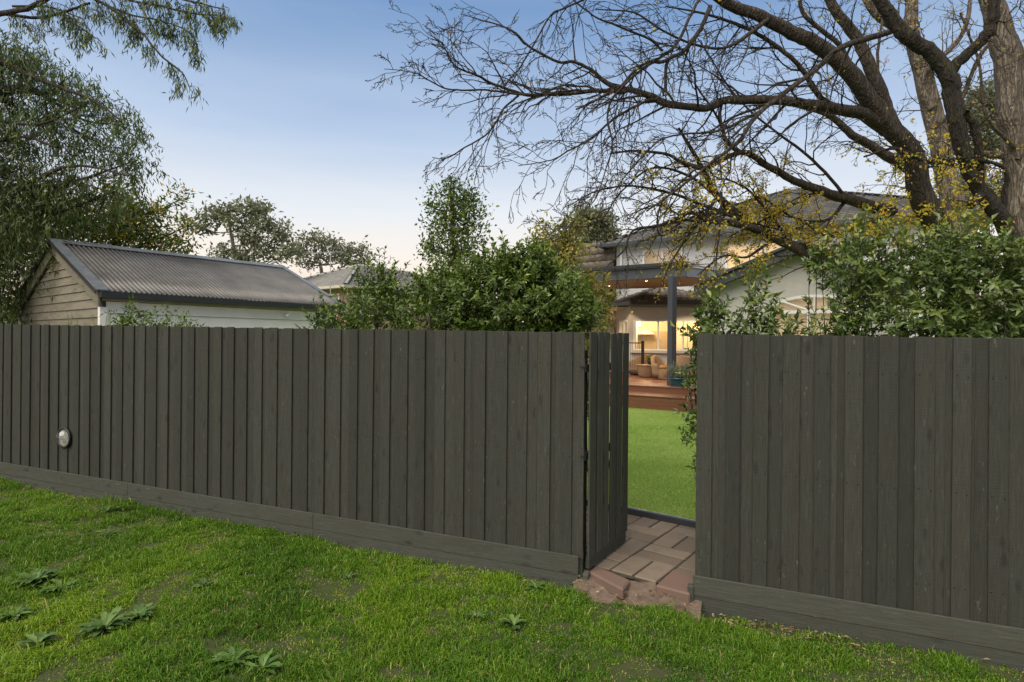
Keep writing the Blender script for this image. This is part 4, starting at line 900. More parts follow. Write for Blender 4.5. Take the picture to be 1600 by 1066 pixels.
# ------------------------------------------------------------------ vegetation helpers
def P3(px, py, Z): return np.array(P(px, py, Z))
def cl(px, py, Z, rx, ry, rz, wt_=None):
    """ellipsoid clump: centre seen at photo pixel (px,py) at distance Z, radii rx, ry in pixels at that distance, rz in metres of depth"""
    a = rx * Z / FPX; b = ry * Z / FPX
    return (P3(px, py, Z), a, rz, b, wt_ if wt_ is not None else 4 * (a * b + a * rz + b * rz))
def shrub(name, label, clist, mat, dens, per, L, W, parent=None, spread=.06, group='shrubs behind the paling fence', cat='shrub', base=None, stems=True, rz0=.05, shoots=0, up=.35, droop=0, fold=.25, curl=.2):
    c0 = np.mean([c[0] for c in clist], axis=0); loc = Vector((c0[0], c0[1], YARD - .05)) if base is None else Vector(base)
    e = empty(name, loc, label, cat, group)
    C, D, Nn, T, Oz = clumps_sample([(c, a, b, d, w_) for c, a, b, d, w_ in clist], dens, per, spread, L * 1.9)
    keep = C[:, 2] > .05; C, D, Nn, T, Oz = C[keep], D[keep], Nn[keep], T[keep], Oz[keep]
    sh = TB()
    for q in range(shoots):      # long new shoots standing out of the outline
        c, a_, b_, d_, w_ = clist[rng.integers(len(clist))]; dd = unit(np.array([rng.normal() * .8, rng.normal() * .5, abs(rng.normal()) + .4])); p0 = c + dd * np.array([a_, b_, d_]) * .9; Ls = rng.uniform(.10, .34) * (L / .08) ** .5
        cv = unit(dd * .6 + np.array([0, 0, .9]) + rng.standard_normal(3) * .35); m_ = int(rng.integers(6, 14)); tt = np.linspace(.1, 1, m_); pts = p0[None] + cv[None] * (tt * Ls)[:, None] + np.array([0, 0, -.12])[None] * (tt ** 2 * Ls)[:, None] * rng.random()
        sh.add(np.vstack([p0 - cv * .12, pts]), np.linspace(.0035, .0018, m_ + 1), 3)
        aa = np.arange(m_) * 2.4; e1 = unit(np.cross(cv, rng.standard_normal(3))); e2 = np.cross(cv, e1); rad = e1[None] * np.cos(aa)[:, None] + e2[None] * np.sin(aa)[:, None]
        C = np.vstack([C, pts]); D = np.vstack([D, rad * (1.1 - .6 * tt)[:, None] + cv * (.4 + .5 * tt)[:, None]]); Nn = np.vstack([Nn, np.repeat(cv[None], m_, 0) + rng.standard_normal((m_, 3)) * .2]); T = np.concatenate([T, np.full(m_, rng.uniform(.4, 1))]); Oz = np.concatenate([Oz, np.ones(m_)])
    n = len(C)
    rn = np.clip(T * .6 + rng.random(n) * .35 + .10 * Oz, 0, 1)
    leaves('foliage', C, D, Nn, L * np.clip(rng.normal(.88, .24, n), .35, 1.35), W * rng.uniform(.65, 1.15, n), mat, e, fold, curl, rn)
    if stems:
        tb = sh; root = np.array([loc.x, loc.y, rz0])
        for c, a, b, d, w_ in clist:
            for k in range(max(3, int(w_ * 2.2))):
                t = c + rdir(1)[0] * np.array([a, b, d]) * rng.random() ** .5 * .95; r0 = root + np.array([rng.normal() * .15, rng.normal() * .1, 0]); r0[0] += (c[0] - root[0]) * .7; r0[1] += (c[1] - root[1]) * .7
                m_ = (r0 + t) / 2 + rng.standard_normal(3) * .10
                pts = smooth_line([r0, m_, t], 7); tb.add(pts, np.linspace(.012, .0035, 7), 4)
        tb.build('stems', M['twig'], e)
    return e
class Branching:
    def __init__(s): s.tb = TB(); s.tips = []
    def main(s, pts, rads, seg=10, jit=.08, n=None):
        n = n or max(8, len(pts) * 5); p = smooth_line(pts, n); r = np.interp(np.linspace(0, 1, n), np.linspace(0, 1, len(rads)), rads)
        L = np.linalg.norm(p[-1] - p[0]); j_ = rng.standard_normal((n, 3)); j_[1:-1] = (j_[:-2] + j_[1:-1] + j_[2:]) / 3; p[1:-1] += j_[1:-1] * (np.minimum(r[1:-1, None], .05) * .22 + .004); s.tb.add(p, r, seg, jit); return p, r
    def sub(s, p, r, level, maxlev, num, length, ang=(.5, 1.1), grav=-.05, t0=.12, ratio=.55, minr=.0028, wig=.28, store=1, flat=1.0):
        cum = np.concatenate([[0], np.cumsum(np.linalg.norm(np.diff(p, axis=0), axis=1))])
        for k in range(num):
            f = t0 + (1 - t0) * (k + rng.random()) / num; d = f * cum[-1]; i = min(len(p) - 2, int(np.searchsorted(cum, d)) - 1); i = max(i, 0)
            u = (d - cum[i]) / max(1e-6, cum[i + 1] - cum[i]); q = p[i] * (1 - u) + p[i + 1] * u; tg = unit(p[i + 1] - p[i]); rl = r[i]
            ax = unit(np.cross(tg, rng.standard_normal(3) * np.array([flat, 1, flat]))); a = rng.uniform(*ang)
            dr = tg * math.cos(a) + ax * math.sin(a); Lc = length * rng.uniform(.55, 1.25) * (1 - .45 * f); ns = 7 if level < 2 else 5
            pts = [q]; cur = dr
            for j in range(ns):
                cur = unit(cur + rng.standard_normal(3) * wig + np.array([0, 0, grav]) + tg * .10); pts.append(pts[-1] + cur * Lc / ns)
            pts = np.array(pts); rc = max(minr, min(rl * ratio, .012 * Lc + minr)); rr = np.linspace(rc, minr * .8, len(pts))
            s.tb.add(pts, rr, 4 if level < 2 else 3)
            if level >= store: s.tips.append(pts)
            if level < maxlev: s.sub(pts, rr, level + 1, maxlev, int(rng.integers(3, 7)) if level == 0 else 3, Lc * .48, ang, grav, .2, ratio, minr, wig, store, flat)
def px_limb(pts, Z0, Z1, wscale=1.0):
    n = len(pts); Zs = np.linspace(Z0, Z1, n) if not hasattr(Z0, '__len__') else Z0
    return [P3(x, y, z) for (x, y, w_), z in zip(pts, Zs)], [max(.0035, w_ / 2 * z / FPX * wscale * .93) for (x, y, w_), z in zip(pts, Zs)]
# ------------------------------------------------------------------ big autumn tree (leaning trunk with the long bare limbs)
t1 = empty('autumn_tree', Vector(P3(1500, 560, 8.6)) * 1, 'large nearly bare tree with dark leaning trunk and limbs reaching left across the sky', 'tree', 'bare autumn trees at the right'); t1.location.z = 0.1
bt = Branching(); tk = Branching()
A_ = [(1530, 620, 50), (1500, 470, 45), (1475, 375, 41), (1438, 300, 36), (1423, 240, 32), (1389, 195, 30), (1340, 128, 27), (1295, 83, 25), (1250, 56, 22), (1194, 30, 19), (1138, 4, 17), (1080, -30, 14)]
pa, ra_ = px_limb(A_, 8.6, 7.2); pA = tk.main(pa, ra_, 14, .12)
TR = [  # (points, Z start, Z end, number of side twigs, twig length, levels)
 ([(1389, 203, 25), (1355, 180, 21), (1310, 171, 18), (1250, 160, 16), (1194, 156, 15), (1138, 158, 13), (1100, 169, 12), (1043, 161, 12), (1013, 150, 11), (975, 139, 9), (949, 130, 8), (927, 113, 6), (897, 98, 5), (870, 96, 4.5), (829, 75, 4), (803, 49, 3), (750, 30, 2), (720, 22, 1)], 8.0, 6.6, 26, 1.1, 2),
 ([(975, 143, 9), (949, 142, 8), (893, 146, 7.5), (859, 147, 7), (818, 148, 6), (780, 135, 5), (739, 116, 4), (709, 101, 3), (690, 68, 2), (668, 53, 1)], 7.1, 6.5, 20, .85, 2),
 ([(818, 148, 4), (761, 141, 3.5), (709, 141, 3), (675, 129, 2.5), (645, 113, 2), (600, 108, 1)], 6.8, 6.3, 10, .55, 2),
 ([(810, 150, 4), (788, 169, 3.2), (765, 206, 3), (728, 229, 2.5), (698, 248, 2), (675, 246, 1)], 6.8, 6.4, 9, .6, 2),
 ([(1393, 49, 10), (1314, 75, 9), (1280, 105, 8), (1239, 135, 8), (1190, 173, 7), (1153, 221, 6), (1100, 263, 5), (1060, 295, 4), (1010, 330, 3)], 7.2, 6.2, 14, .9, 2),
 ([(1110, 10, 8), (1100, 34, 7), (1077, 71, 7), (1043, 94, 6), (1009, 98, 5), (975, 128, 4.5), (953, 146, 4), (900, 171, 3)], 7.3, 6.6, 12, .7, 2),
 ([(1043, 94, 6), (1039, 124, 5), (1037, 150, 4)], 7.0, 7.0, 4, .5, 1),
 ([(1092, 0, 5), (1080, 23, 5), (1058, 68, 5), (1032, 90, 5), (998, 113, 4), (960, 150, 4), (949, 188, 3), (957, 225, 3), (945, 270, 2), (930, 310, 2), (905, 335, 1)], 7.1, 6.3, 18, .7, 2),
 ([(880, -20, 3), (900, 4, 3), (930, 26, 3), (975, 45, 4), (1013, 60, 4), (1036, 79, 4)], 6.8, 7.0, 7, .7, 2),
 ([(960, -20, 4), (885, 11, 3.4), (859, 26, 3), (833, 71, 3), (810, 109, 2.5), (784, 139, 2)], 6.8, 6.5, 10, .6, 2),
 ([(1030, 155, 6), (1013, 158, 5), (975, 176, 4), (953, 191, 4), (923, 218, 3), (893, 233, 3), (859, 251, 2), (810, 259, 1.5)], 7.2, 6.4, 15, .8, 2),
 ([(1393, 330, 22), (1325, 311, 17), (1280, 296, 14), (1235, 280, 12), (1194, 255, 11), (1156, 238, 9), (1100, 262, 7), (1069, 255, 6), (1043, 242, 5), (994, 235, 4), (953, 240, 3)], 8.8, 7.2, 16, .9, 2),
 ([(1156, 238, 8), (1137, 225, 6), (1119, 180, 4), (1085, 130, 3)], 8.0, 7.6, 9, .8, 2),
 ([(1430, 470, 24), (1340, 430, 22), (1290, 410, 20), (1250, 390, 19), (1209, 372, 17), (1164, 345, 15), (1122, 308, 12), (1100, 270, 9), (1078, 230, 6), (1060, 200, 4)], 8.8, 8.0, 15, .9, 2),
 ([(1190, 361, 12), (1155, 351, 12), (1106, 344, 9), (1078, 333, 7), (1036, 351, 5), (990, 361, 4), (973, 393, 3), (948, 417, 2)], 8.2, 7.2, 12, .8, 2),
 ([(1064, 354, 4), (1032, 368, 3), (1029, 330, 3), (1050, 298, 3), (1090, 262, 3)], 7.6, 7.4, 6, .5, 2),
 ([(1127, 300, 5), (1127, 347, 4), (1120, 400, 3), (1117, 456, 2)], 7.3, 7.2, 6, .4, 1),
 ([(1430, 230, 24), (1400, 200, 22), (1378, 150, 20), (1359, 105, 20), (1340, 64, 18), (1314, 30, 16), (1285, -25, 14)], 8.7, 8.5, 10, 1.2, 2),
 ([(1423, 262, 20), (1370, 233, 15), (1325, 206, 12), (1290, 178, 9), (1240, 165, 5)], 8.7, 8.6, 7, .8, 2),
 ([(1310, 171, 10), (1280, 150, 9), (1261, 120, 8), (1235, 90, 7), (1175, 49, 6), (1108, 23, 4), (1040, 10, 2)], 7.9, 7.3, 14, .9, 2),
 ([(1345, 135, 9), (1333, 109, 9), (1310, 71, 8), (1261, 26, 7), (1240, -25, 6)], 7.9, 7.7, 7, .8, 2),
 ([(1200, 30, 8), (1130, 75, 5), (1060, 60, 4), (990, 20, 3), (930, 15, 2)], 7.4, 7.0, 12, .8, 2),
 ([(1190, 173, 6), (1120, 205, 4), (1040, 215, 3), (990, 260, 2.5), (960, 300, 1.5)], 6.9, 6.4, 12, .7, 2),
 ([(1164, 345, 7), (1100, 322, 6), (1040, 300, 5), (985, 290, 3.5), (930, 300, 2.5), (880, 325, 1.5)], 8.2, 7.4, 16, .7, 2),
 ([(1122, 308, 6), (1075, 275, 5), (1020, 262, 3.5), (970, 300, 2.5), (930, 350, 2), (840, 352, 1)], 8.0, 7.2, 14, .6, 2),
 ([(1325, 311, 6), (1270, 250, 5), (1210, 205, 4), (1150, 150, 3), (1090, 60, 2)], 8.6, 7.8, 12, .8, 2),
]
TR += [([(1180, 350, 7), (1130, 330, 5), (1080, 345, 4), (1030, 320, 3), (985, 335, 2)], 8.3, 7.8, 14, .6, 2), ([(1240, 388, 7), (1200, 330, 5), (1160, 290, 4), (1120, 280, 3), (1080, 300, 2)], 8.5, 8.0, 14, .6, 2),
 ([(1325, 311, 7), (1290, 345, 5), (1240, 340, 4), (1190, 310, 3), (1150, 320, 2)], 8.7, 8.3, 14, .6, 2), ([(1280, 296, 6), (1240, 320, 4), (1190, 345, 3), (1140, 370, 2)], 8.6, 8.2, 12, .5, 2), ([(1209, 372, 6), (1170, 400, 4), (1130, 400, 3), (1090, 430, 2)], 8.4, 8.0, 10, .5, 2),
 ([(1122, 308, 6), (1090, 350, 4), (1060, 390, 3), (1040, 430, 2)], 8.1, 7.8, 10, .45, 2), ([(1400, 330, 8), (1350, 350, 5), (1300, 370, 4), (1260, 350, 3)], 8.7, 8.4, 12, .5, 2)]
for pts, Z0, Z1, nt, L_, lv in TR:
    a, b = px_limb(pts, Z0, Z1); p, r_ = (tk if pts[0][2] > 15 else bt).main(a, b, 8 if pts[0][2] > 9 else 6, .10 if pts[0][2] > 9 else .05)
    bt.sub(p, r_, 0, lv, int(nt * 1.35), L_ * 1.25, grav=-.045, t0=.12, minr=.0034, wig=.22)
bt.sub(*pA, 0, 2, 16, 1.0, t0=.3)
tk.tb.build('trunk', M['bark_dark'], t1); bt.tb.build('branches', M['bark_dark'], t1)
def twig_leaves(tips, prob, L, mat, parent, name='leaves', every=1):
    C = []
    for p in tips:
        for k in range(1, len(p)):
            q = p[k]; 
            if rng.random() < prob(q): C.append(q + rng.standard_normal(3) * .02)
    if not C: return
    C = np.array(C); n = len(C); D = rng.standard_normal((n, 3)) * .6 + np.array([0, 0, -.6]); leaves(name, C, D, rdir(n), L * rng.uniform(.6, 1.2, n), L * .75 * rng.uniform(.6, 1.1, n), mat, parent, .15, .3)
def tree_prob(q):
    x = 800 + FPX * q[0] / q[1]; y = 533 - FPX * (q[2] - CH) / q[1]
    return .004 + .55 * max(0, min(1, (x - 980) / 160)) * max(0, min(1, (y - 215) / 90)) + .02 * (x > 1250)
twig_leaves(bt.tips, tree_prob, .042, M['yellow'], t1)
# ---- pale trunk behind
t2 = empty('pale_barked_tree', Vector((P3(1500, 560, 10.2)[0], 10.2, .1)), 'pale barked upright tree directly behind the dark leaning trunk', 'tree', 'bare autumn trees at the right')
b2 = Branching(); k2 = Branching()
a, b = px_limb([(1515, 640, 46), (1508, 470, 42), (1498, 375, 38), (1475, 263, 31), (1460, 188, 30), (1438, 105, 27), (1427, 60, 22), (1423, 0, 18), (1420, -60, 14)], 10.2, 10.0); p, r_ = k2.main(a, b, 14, .10); b2.sub(p, r_, 0, 2, 26, 1.3, t0=.35)
for pts in ([(1430, 66, 16), (1397, 41, 14), (1363, 19, 12), (1340, -40, 10)], [(1455, 170, 14), (1440, 120, 9), (1500, 60, 7), (1520, -20, 6)], [(1460, 200, 9), (1500, 160, 7), (1530, 90, 6), (1580, 30, 4)], [(1470, 260, 8), (1400, 230, 6), (1370, 120, 5), (1380, 20, 4)]):
    a, b = px_limb(pts, 10.0, 9.8); p, r_ = (k2 if pts[0][2] > 13 else b2).main(a, b, 8, .08); b2.sub(p, r_, 0, 2, 15, .9)
k2.tb.build('trunk', M['bark_pale'], t2); b2.tb.build('branches', M['bark_mid'], t2); twig_leaves(b2.tips, lambda q: .03 + tree_prob(q) * .8, .046, M['yellow'], t2)
# ---- gnarled dark tree
t3 = empty('gnarled_tree', Vector((P3(1590, 560, 7.0)[0], 7.0, .1)), 'gnarled dark tree with a forked crooked trunk in front of the pale ones', 'tree', 'bare autumn trees at the right')
b3 = Branching(); k3 = Branching()
for pts, nt in (([(1600, 560, 34), (1592, 450, 30), (1584, 383, 27), (1562, 338, 26), (1532, 300, 23), (1513, 263, 22), (1498, 210, 24), (1487, 150, 26), (1479, 116, 25), (1453, 79, 22), (1419, 60, 22), (1397, 30, 21), (1374, 0, 19), (1345, -45, 16)], 14), ([(1480, 122, 20), (1495, 100, 17), (1513, 83, 17), (1535, 62, 17), (1547, 45, 18), (1550, 22, 17), (1556, -35, 15)], 6),
                ([(1555, 325, 18), (1545, 300, 14), (1525, 312, 13), (1516, 322, 10)], 3), ([(1565, 330, 12), (1572, 290, 8), (1568, 262, 6), (1530, 250, 5), (1490, 248, 4), (1450, 262, 3)], 10), ([(1540, 305, 10), (1500, 262, 6), (1440, 250, 5), (1400, 232, 4), (1350, 245, 3)], 10), ([(1532, 300, 16), (1530, 250, 13), (1522, 200, 12), (1510, 175, 9)], 3)):
    a, b = px_limb(pts, 7.0, 6.8); p, r_ = (k3 if pts[0][2] > 15 else b3).main(a, b, 12, .14); b3.sub(p, r_, 0, 2, int(nt * 1.5), .6, wig=.42, t0=.25)
k3.tb.build('trunk', M['bark_mossy'], t3); b3.tb.build('branches', M['bark_mossy'], t3); twig_leaves(b3.tips, lambda q: .02 + tree_prob(q) * .4, .04, M['yellow'], t3)
# ---- thick trunk at the right edge
t4 = empty('thick_trunk_tree', Vector((P3(1612, 560, 8.0)[0], 8.0, .1)), 'tree with thick fibrous brown trunk at the right edge', 'tree', 'bare autumn trees at the right')
b4 = Branching(); k4 = Branching()
a, b = px_limb([(1615, 640, 50), (1610, 470, 47), (1600, 357, 44), (1590, 233, 42), (1580, 180, 43), (1577, 113, 41), (1565, 56, 37), (1547, 0, 32), (1530, -60, 28)], 8.0, 7.8); p, r_ = k4.main(a, b, 18, .10); b4.sub(p, r_, 0, 2, 22, 1.1, t0=.3)
a, b = px_limb([(1528, 240, 10), (1560, 243, 12), (1600, 246, 14), (1660, 250, 16)], 7.9, 8.1); k4.main(a, b, 8, .08)
for pts in ([(1590, 250, 9), (1640, 180, 8), (1640, 60, 6)], [(1580, 130, 8), (1620, 60, 6), (1600, -20, 4)], [(1585, 230, 7), (1540, 180, 5), (1530, 100, 4), (1500, 20, 3)]):
    a, b = px_limb(pts, 7.8, 7.6); p, r_ = b4.main(a, b, 6, .08); b4.sub(p, r_, 0, 2, 9, .8)
k4.tb.build('trunk', M['bark_pale'], t4); b4.tb.build('branches', M['bark_mid'], t4); twig_leaves(b4.tips, lambda q: .02 + tree_prob(q) * .5, .042, M['yellow'], t4)
# yellow-leaved undergrowth in front of the trunks
yb = shrub('yellow_leaved_shrub', 'sparse shrub of yellow and orange leaves in front of the big tree trunks', [cl(1420, 350, 8.2, 75, 55, .5, 1.6), cl(1340, 375, 8.4, 70, 35, .5, 1.4), cl(1500, 290, 9, 60, 60, .5, 1.2), cl(1540, 350, 9, 55, 60, .5, 1.0), cl(1450, 240, 9.2, 60, 50, .5, .5), cl(1200, 340, 9.0, 90, 35, .6, .8)], M['yellow'], 70, 5, .05, .042, spread=.10, stems=False, group='autumn shrubs', cat='shrub')
# ------------------------------------------------------------------ shrubs behind the fence
shrub('viburnum_shrub', 'loose viburnum shrub with upright shoots in front of the gabled wall', [cl(1145, 515, 5.3, 45, 26, .3), cl(1180, 500, 5.4, 26, 30, .2), cl(1118, 490, 5.4, 20, 24, .2), cl(1215, 528, 5.3, 50, 20, .3), cl(1100, 530, 5.6, 22, 30, .25), cl(1183, 462, 5.4, 8, 18, .08)], M['hedge_r'], 60, 6, .095, .042, spread=.05, rz0=1.35, shoots=14)
shrub('viburnum_shrub', 'tall dark viburnum with glossy leaves right of the arched window', [cl(1325, 435, 5.2, 32, 40, .3), cl(1355, 440, 5.3, 50, 60, .35), cl(1300, 515, 5.2, 50, 26, .3), cl(1370, 500, 5.1, 70, 45, .35), cl(1278, 415, 5.3, 18, 18, .15), cl(1395, 405, 5.4, 40, 40, .3), cl(1340, 388, 5.4, 28, 22, .2)], M['hedge_r'], 80, 7, .068, .032, spread=.05, shoots=40)
shrub('viburnum_shrub', 'dense broad viburnum filling the fence top at the right edge', [cl(1450, 430, 4.9, 60, 55, .35), cl(1520, 440, 4.8, 70, 65, .4), cl(1590, 440, 4.7, 70, 60, .4), cl(1450, 500, 4.8, 70, 45, .35), cl(1540, 510, 4.7, 80, 40, .35), cl(1640, 500, 4.6, 70, 60, .4), cl(1490, 395, 5.0, 45, 30, .3), cl(1650, 420, 4.7, 50, 50, .3)], M['hedge_r'], 105, 7, .068, .033, spread=.05, shoots=46)
shrub('gateway_shrub', 'leafy shrub poking round the right side of the gate opening', [cl(1112, 560, 5.5, 32, 45, .25), cl(1120, 640, 5.4, 40, 60, .3), cl(1120, 730, 5.3, 34, 60, .25), cl(1083, 590, 5.7, 16, 18, .15), cl(1098, 690, 5.4, 24, 25, .2)], M['hedge_r'], 120, 6, .060, .031, spread=.05, stems=False)
shrub('camellia_bush', 'large rounded dark green bush left of the gate, taller than the fence', [cl(790, 465, 5.9, 95, 70, .5), cl(720, 470, 5.9, 65, 55, .45), cl(860, 475, 5.8, 60, 60, .45), cl(800, 420, 6.0, 60, 33, .4), cl(835, 415, 6.0, 40, 25, .3), cl(900, 490, 5.7, 32, 40, .3), cl(790, 580, 5.8, 130, 80, .45), cl(680, 455, 6.0, 30, 26, .3)], M['hedge'], 190, 9, .060, .030, spread=.05, shoots=14)
shrub('camellia_bush', 'looser mid-height bush between the shed and the large dark bush', [cl(590, 475, 6.5, 55, 45, .4), cl(532, 508, 6.6, 46, 28, .35), cl(640, 495, 6.3, 40, 40, .35), cl(585, 440, 6.6, 26, 22, .25), cl(615, 450, 6.6, 20, 24, .2), cl(572, 458, 6.6, 22, 22, .2), cl(580, 560, 6.4, 110, 60, .4)], M['hedge'], 105, 7, .062, .029, spread=.05, shoots=28)
shrub('golden_bush', 'yellow-green bush beside the large dark bush in front of the house', [cl(925, 470, 8.0, 30, 45, .35), cl(950, 455, 8.2, 14, 26, .2), cl(900, 450, 8.0, 30, 30, .3), cl(930, 520, 8.0, 30, 40, .3), cl(905, 600, 7.6, 30, 80, .4)], M['autumn_green'], 60, 6, .075, .04, spread=.06)
shrub('low_shrub', 'small pale green shrub peeping over the fence in front of the shed', [cl(225, 508, 8.0, 48, 24, .2), cl(200, 500, 8.0, 26, 22, .15), cl(285, 512, 7.8, 34, 16, .15)], M['hedge'], 90, 4, .085, .026, spread=.05)
# strap leaves of a flax at the fence top
fe = empty('flax_plant', Vector(P3(150, 560, 7.6)), 'thin strap leaves of a flax rising over the fence before the shed gable', 'plant'); 
mbf = MB()
for x0, x1, y1, x2, y2 in ((108, 107, 505, 106, 490), (112, 112, 500, 113, 486), (120, 121, 508, 122, 500), (150, 146, 497, 135, 492), (163, 166, 500, 168, 493), (171, 172, 498, 173, 488), (177, 178, 505, 181, 498)):
    a = P3(x0, 600, 7.6); b = P3(x1, y1, 7.6); c = P3(x2, y2, 7.55); q = smooth_line([a, (a + b) / 2, b, c], 9)
    for i in range(8): w0 = .028 * (1 - i / 8.5); w1 = .028 * (1 - (i + 1) / 8.5); mbf.poly([q[i] - [w0 / 2, 0, 0], q[i] + [w0 / 2, 0, 0], q[i + 1] + [w1 / 2, 0, 0], q[i + 1] - [w1 / 2, 0, 0]], .8)
fe.location.z = .1; mbf.build('strap_leaves', M['hedge'], fe)
# ------------------------------------------------------------------ trees beyond
def leafy_tree(name, label, trunk, Z, clist, mat, dens, per, L, W, bark, spread, group=None, droop=.0, tw=None, sub=True, fill=1.0, cat='tree', dirj=.8):
    base = P3(trunk[0][0], trunk[0][1], Z); e = empty(name, Vector((base[0], base[1], .05)), label, cat, group)
    B = Branching(); Tk = Branching(); pts = [(trunk[0][0], 600, trunk[0][2])] + list(trunk) if trunk[0][1] < 590 else list(trunk)
    a, b = px_limb(pts, Z, Z); p, r_ = Tk.main(a, b, 10, .08)
    C = []; O = []; T = []
    for c, ra, rb, rc, w_ in clist:
        d = np.linalg.norm(p - c, axis=1) + np.maximum(0, (p[:, 2] - c[2])) * 1.5; i = int(np.argmin(d)); i = max(1, min(i - 1, len(p) - 2)); q = p[i]
        m_ = (q + c) / 2 + np.array([0, 0, -.12 * np.linalg.norm(c - q)]); bb, br_ = B.main([q, m_, c], [max(.01, r_[i] * .5), r_[i] * .25 + .008, .008], 5, .05, 9)
        k = max(5, int(dens * w_)); dd = rdir(k); cc = c + dd * (rng.random(k) ** .5)[:, None] * np.array([ra, rb, rc]); tone = rng.random(k)
        if droop > .8:
            for j in range(k):
                for q in range(3):
                    m2_ = int(rng.integers(5, 12)); tt = np.linspace(0, 1, m2_); hd = unit(np.array([rng.normal() * .5, rng.normal() * .5, -1.0]) + dd[j] * .4); Ls = rng.uniform(.25, .75)
                    sp_ = cc[j][None] + rng.standard_normal((1, 3)) * .12 + hd[None] * (tt * Ls)[:, None] + rng.standard_normal((m2_, 3)) * .02
                    C.append(sp_); O.append(np.repeat(hd[None] * .5, m2_, 0)); T.append(np.full(m2_, tone[j]))
            for j in range(0, k, 3): B.tb.add(smooth_line([bb[rng.integers(3, 9)], (bb[5] + cc[j]) / 2 + rng.standard_normal(3) * .1, cc[j]], 5), np.linspace(.012, .004, 5), 3)
            continue
        for j in range(k):
            st = bb[rng.integers(3, 9)]; mm = (st + cc[j]) / 2 + rng.standard_normal(3) * .04 * np.linalg.norm(cc[j] - st)
            tp = smooth_line([st, mm, cc[j]], 5)
            if sub and j % 2 == 0: B.tb.add(tp, np.linspace(.009, .004, 5) * (Z / 12 if Z > 14 else 1), 3)
            n = rng.poisson(per) + 2; tt = rng.random(n) ** .5; base_ = st[None] * (1 - tt[:, None]) + cc[j][None] * tt[:, None]
            far = base_ * .35 + cc[j] * .65; C.append(far + rng.standard_normal((n, 3)) * spread); O.append(np.repeat(dd[j][None], n, 0)); T.append(np.full(n, tone[j]))
    Tk.tb.build('trunk', bark, e); B.tb.build('branches', bark, e)
    C = np.vstack(C); O = np.vstack(O); T = np.concatenate(T); n = len(C)
    D = O * .5 + rng.standard_normal((n, 3)) * dirj + np.array([0, 0, .25 - droop]); rn = np.clip(T * .55 + rng.random(n) * .45, 0, 1)
    if mat is M['silky']: rn = np.where((T > .90) & (rng.random(n) < .8), .97, rn * .8)
    leaves('foliage', C, D, rdir(n) + np.array([0, 0, .5 if not droop else 0]), L * rng.uniform(.6, 1.2, n), W * rng.uniform(.7, 1.2, n), mat, e, .15, .25, rn)
    return e
# tall narrow tree
leafy_tree('pear_tree', 'slim upright leafy tree rising above the large bush in the middle', [(712, 560, 14), (710, 460, 11), (708, 380, 8), (706, 320, 5), (704, 290, 3)], 11, [cl(712, 400, 11, 52, 45, .8), cl(690, 350, 11, 34, 36, .5), cl(740, 350, 11, 32, 40, .5), cl(712, 320, 11, 30, 40, .5), cl(708, 292, 11, 16, 20, .25), cl(735, 305, 11, 14, 20, .25), cl(672, 385, 11, 26, 16, .4), cl(668, 320, 11, 12, 16, .2), cl(680, 300, 11, 8, 14, .15), cl(710, 450, 11, 70, 40, .8)], M['hedge'], 20, 11, .085, .042, M['bark_mid'], .09, droop=.2)
# distant gums
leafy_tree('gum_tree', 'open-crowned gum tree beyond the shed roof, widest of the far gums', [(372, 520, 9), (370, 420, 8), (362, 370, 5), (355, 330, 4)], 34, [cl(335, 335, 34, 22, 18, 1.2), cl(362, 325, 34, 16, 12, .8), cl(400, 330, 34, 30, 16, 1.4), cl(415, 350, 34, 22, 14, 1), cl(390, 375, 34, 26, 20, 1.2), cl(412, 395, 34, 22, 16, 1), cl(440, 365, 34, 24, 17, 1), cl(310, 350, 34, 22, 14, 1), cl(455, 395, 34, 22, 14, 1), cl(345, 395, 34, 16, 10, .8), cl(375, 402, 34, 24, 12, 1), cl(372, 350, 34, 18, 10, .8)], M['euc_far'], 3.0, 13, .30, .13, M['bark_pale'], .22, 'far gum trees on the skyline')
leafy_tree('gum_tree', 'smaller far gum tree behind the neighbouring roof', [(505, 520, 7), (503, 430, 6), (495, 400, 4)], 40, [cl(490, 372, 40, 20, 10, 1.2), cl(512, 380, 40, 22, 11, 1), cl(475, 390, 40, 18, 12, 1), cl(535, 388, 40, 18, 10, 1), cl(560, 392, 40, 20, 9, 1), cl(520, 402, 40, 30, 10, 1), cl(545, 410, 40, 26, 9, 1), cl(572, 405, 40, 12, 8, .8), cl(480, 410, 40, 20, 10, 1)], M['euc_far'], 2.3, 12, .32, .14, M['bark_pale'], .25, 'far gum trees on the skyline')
leafy_tree('maple_tree', 'autumn tree turning yellow and orange left of the tiled roof', [(875, 520, 12), (876, 440, 10), (878, 380, 7)], 22, [cl(880, 365, 22, 32, 16, .9), cl(893, 395, 22, 30, 22, 1), cl(862, 392, 22, 22, 18, .9), cl(900, 350, 22, 20, 12, .7), cl(835, 378, 22, 16, 9, .6), cl(880, 425, 22, 34, 20, 1), cl(850, 355, 22, 14, 8, .4)], M['autumn_green'], 8, 9, .17, .10, M['bark_mid'], .20, droop=.1)
leafy_tree('gum_tree', 'hazy olive gum tree behind the house ridge', [(930, 520, 12), (930, 430, 9), (930, 350, 6)], 32, [cl(915, 340, 32, 26, 20, 1.2), cl(940, 345, 32, 26, 18, 1.2), cl(925, 370, 32, 34, 20, 1.2), cl(950, 370, 32, 24, 16, 1)], M['euc_far'], 8, 14, .26, .10, M['bark_pale'], .2, 'far gum trees on the skyline')
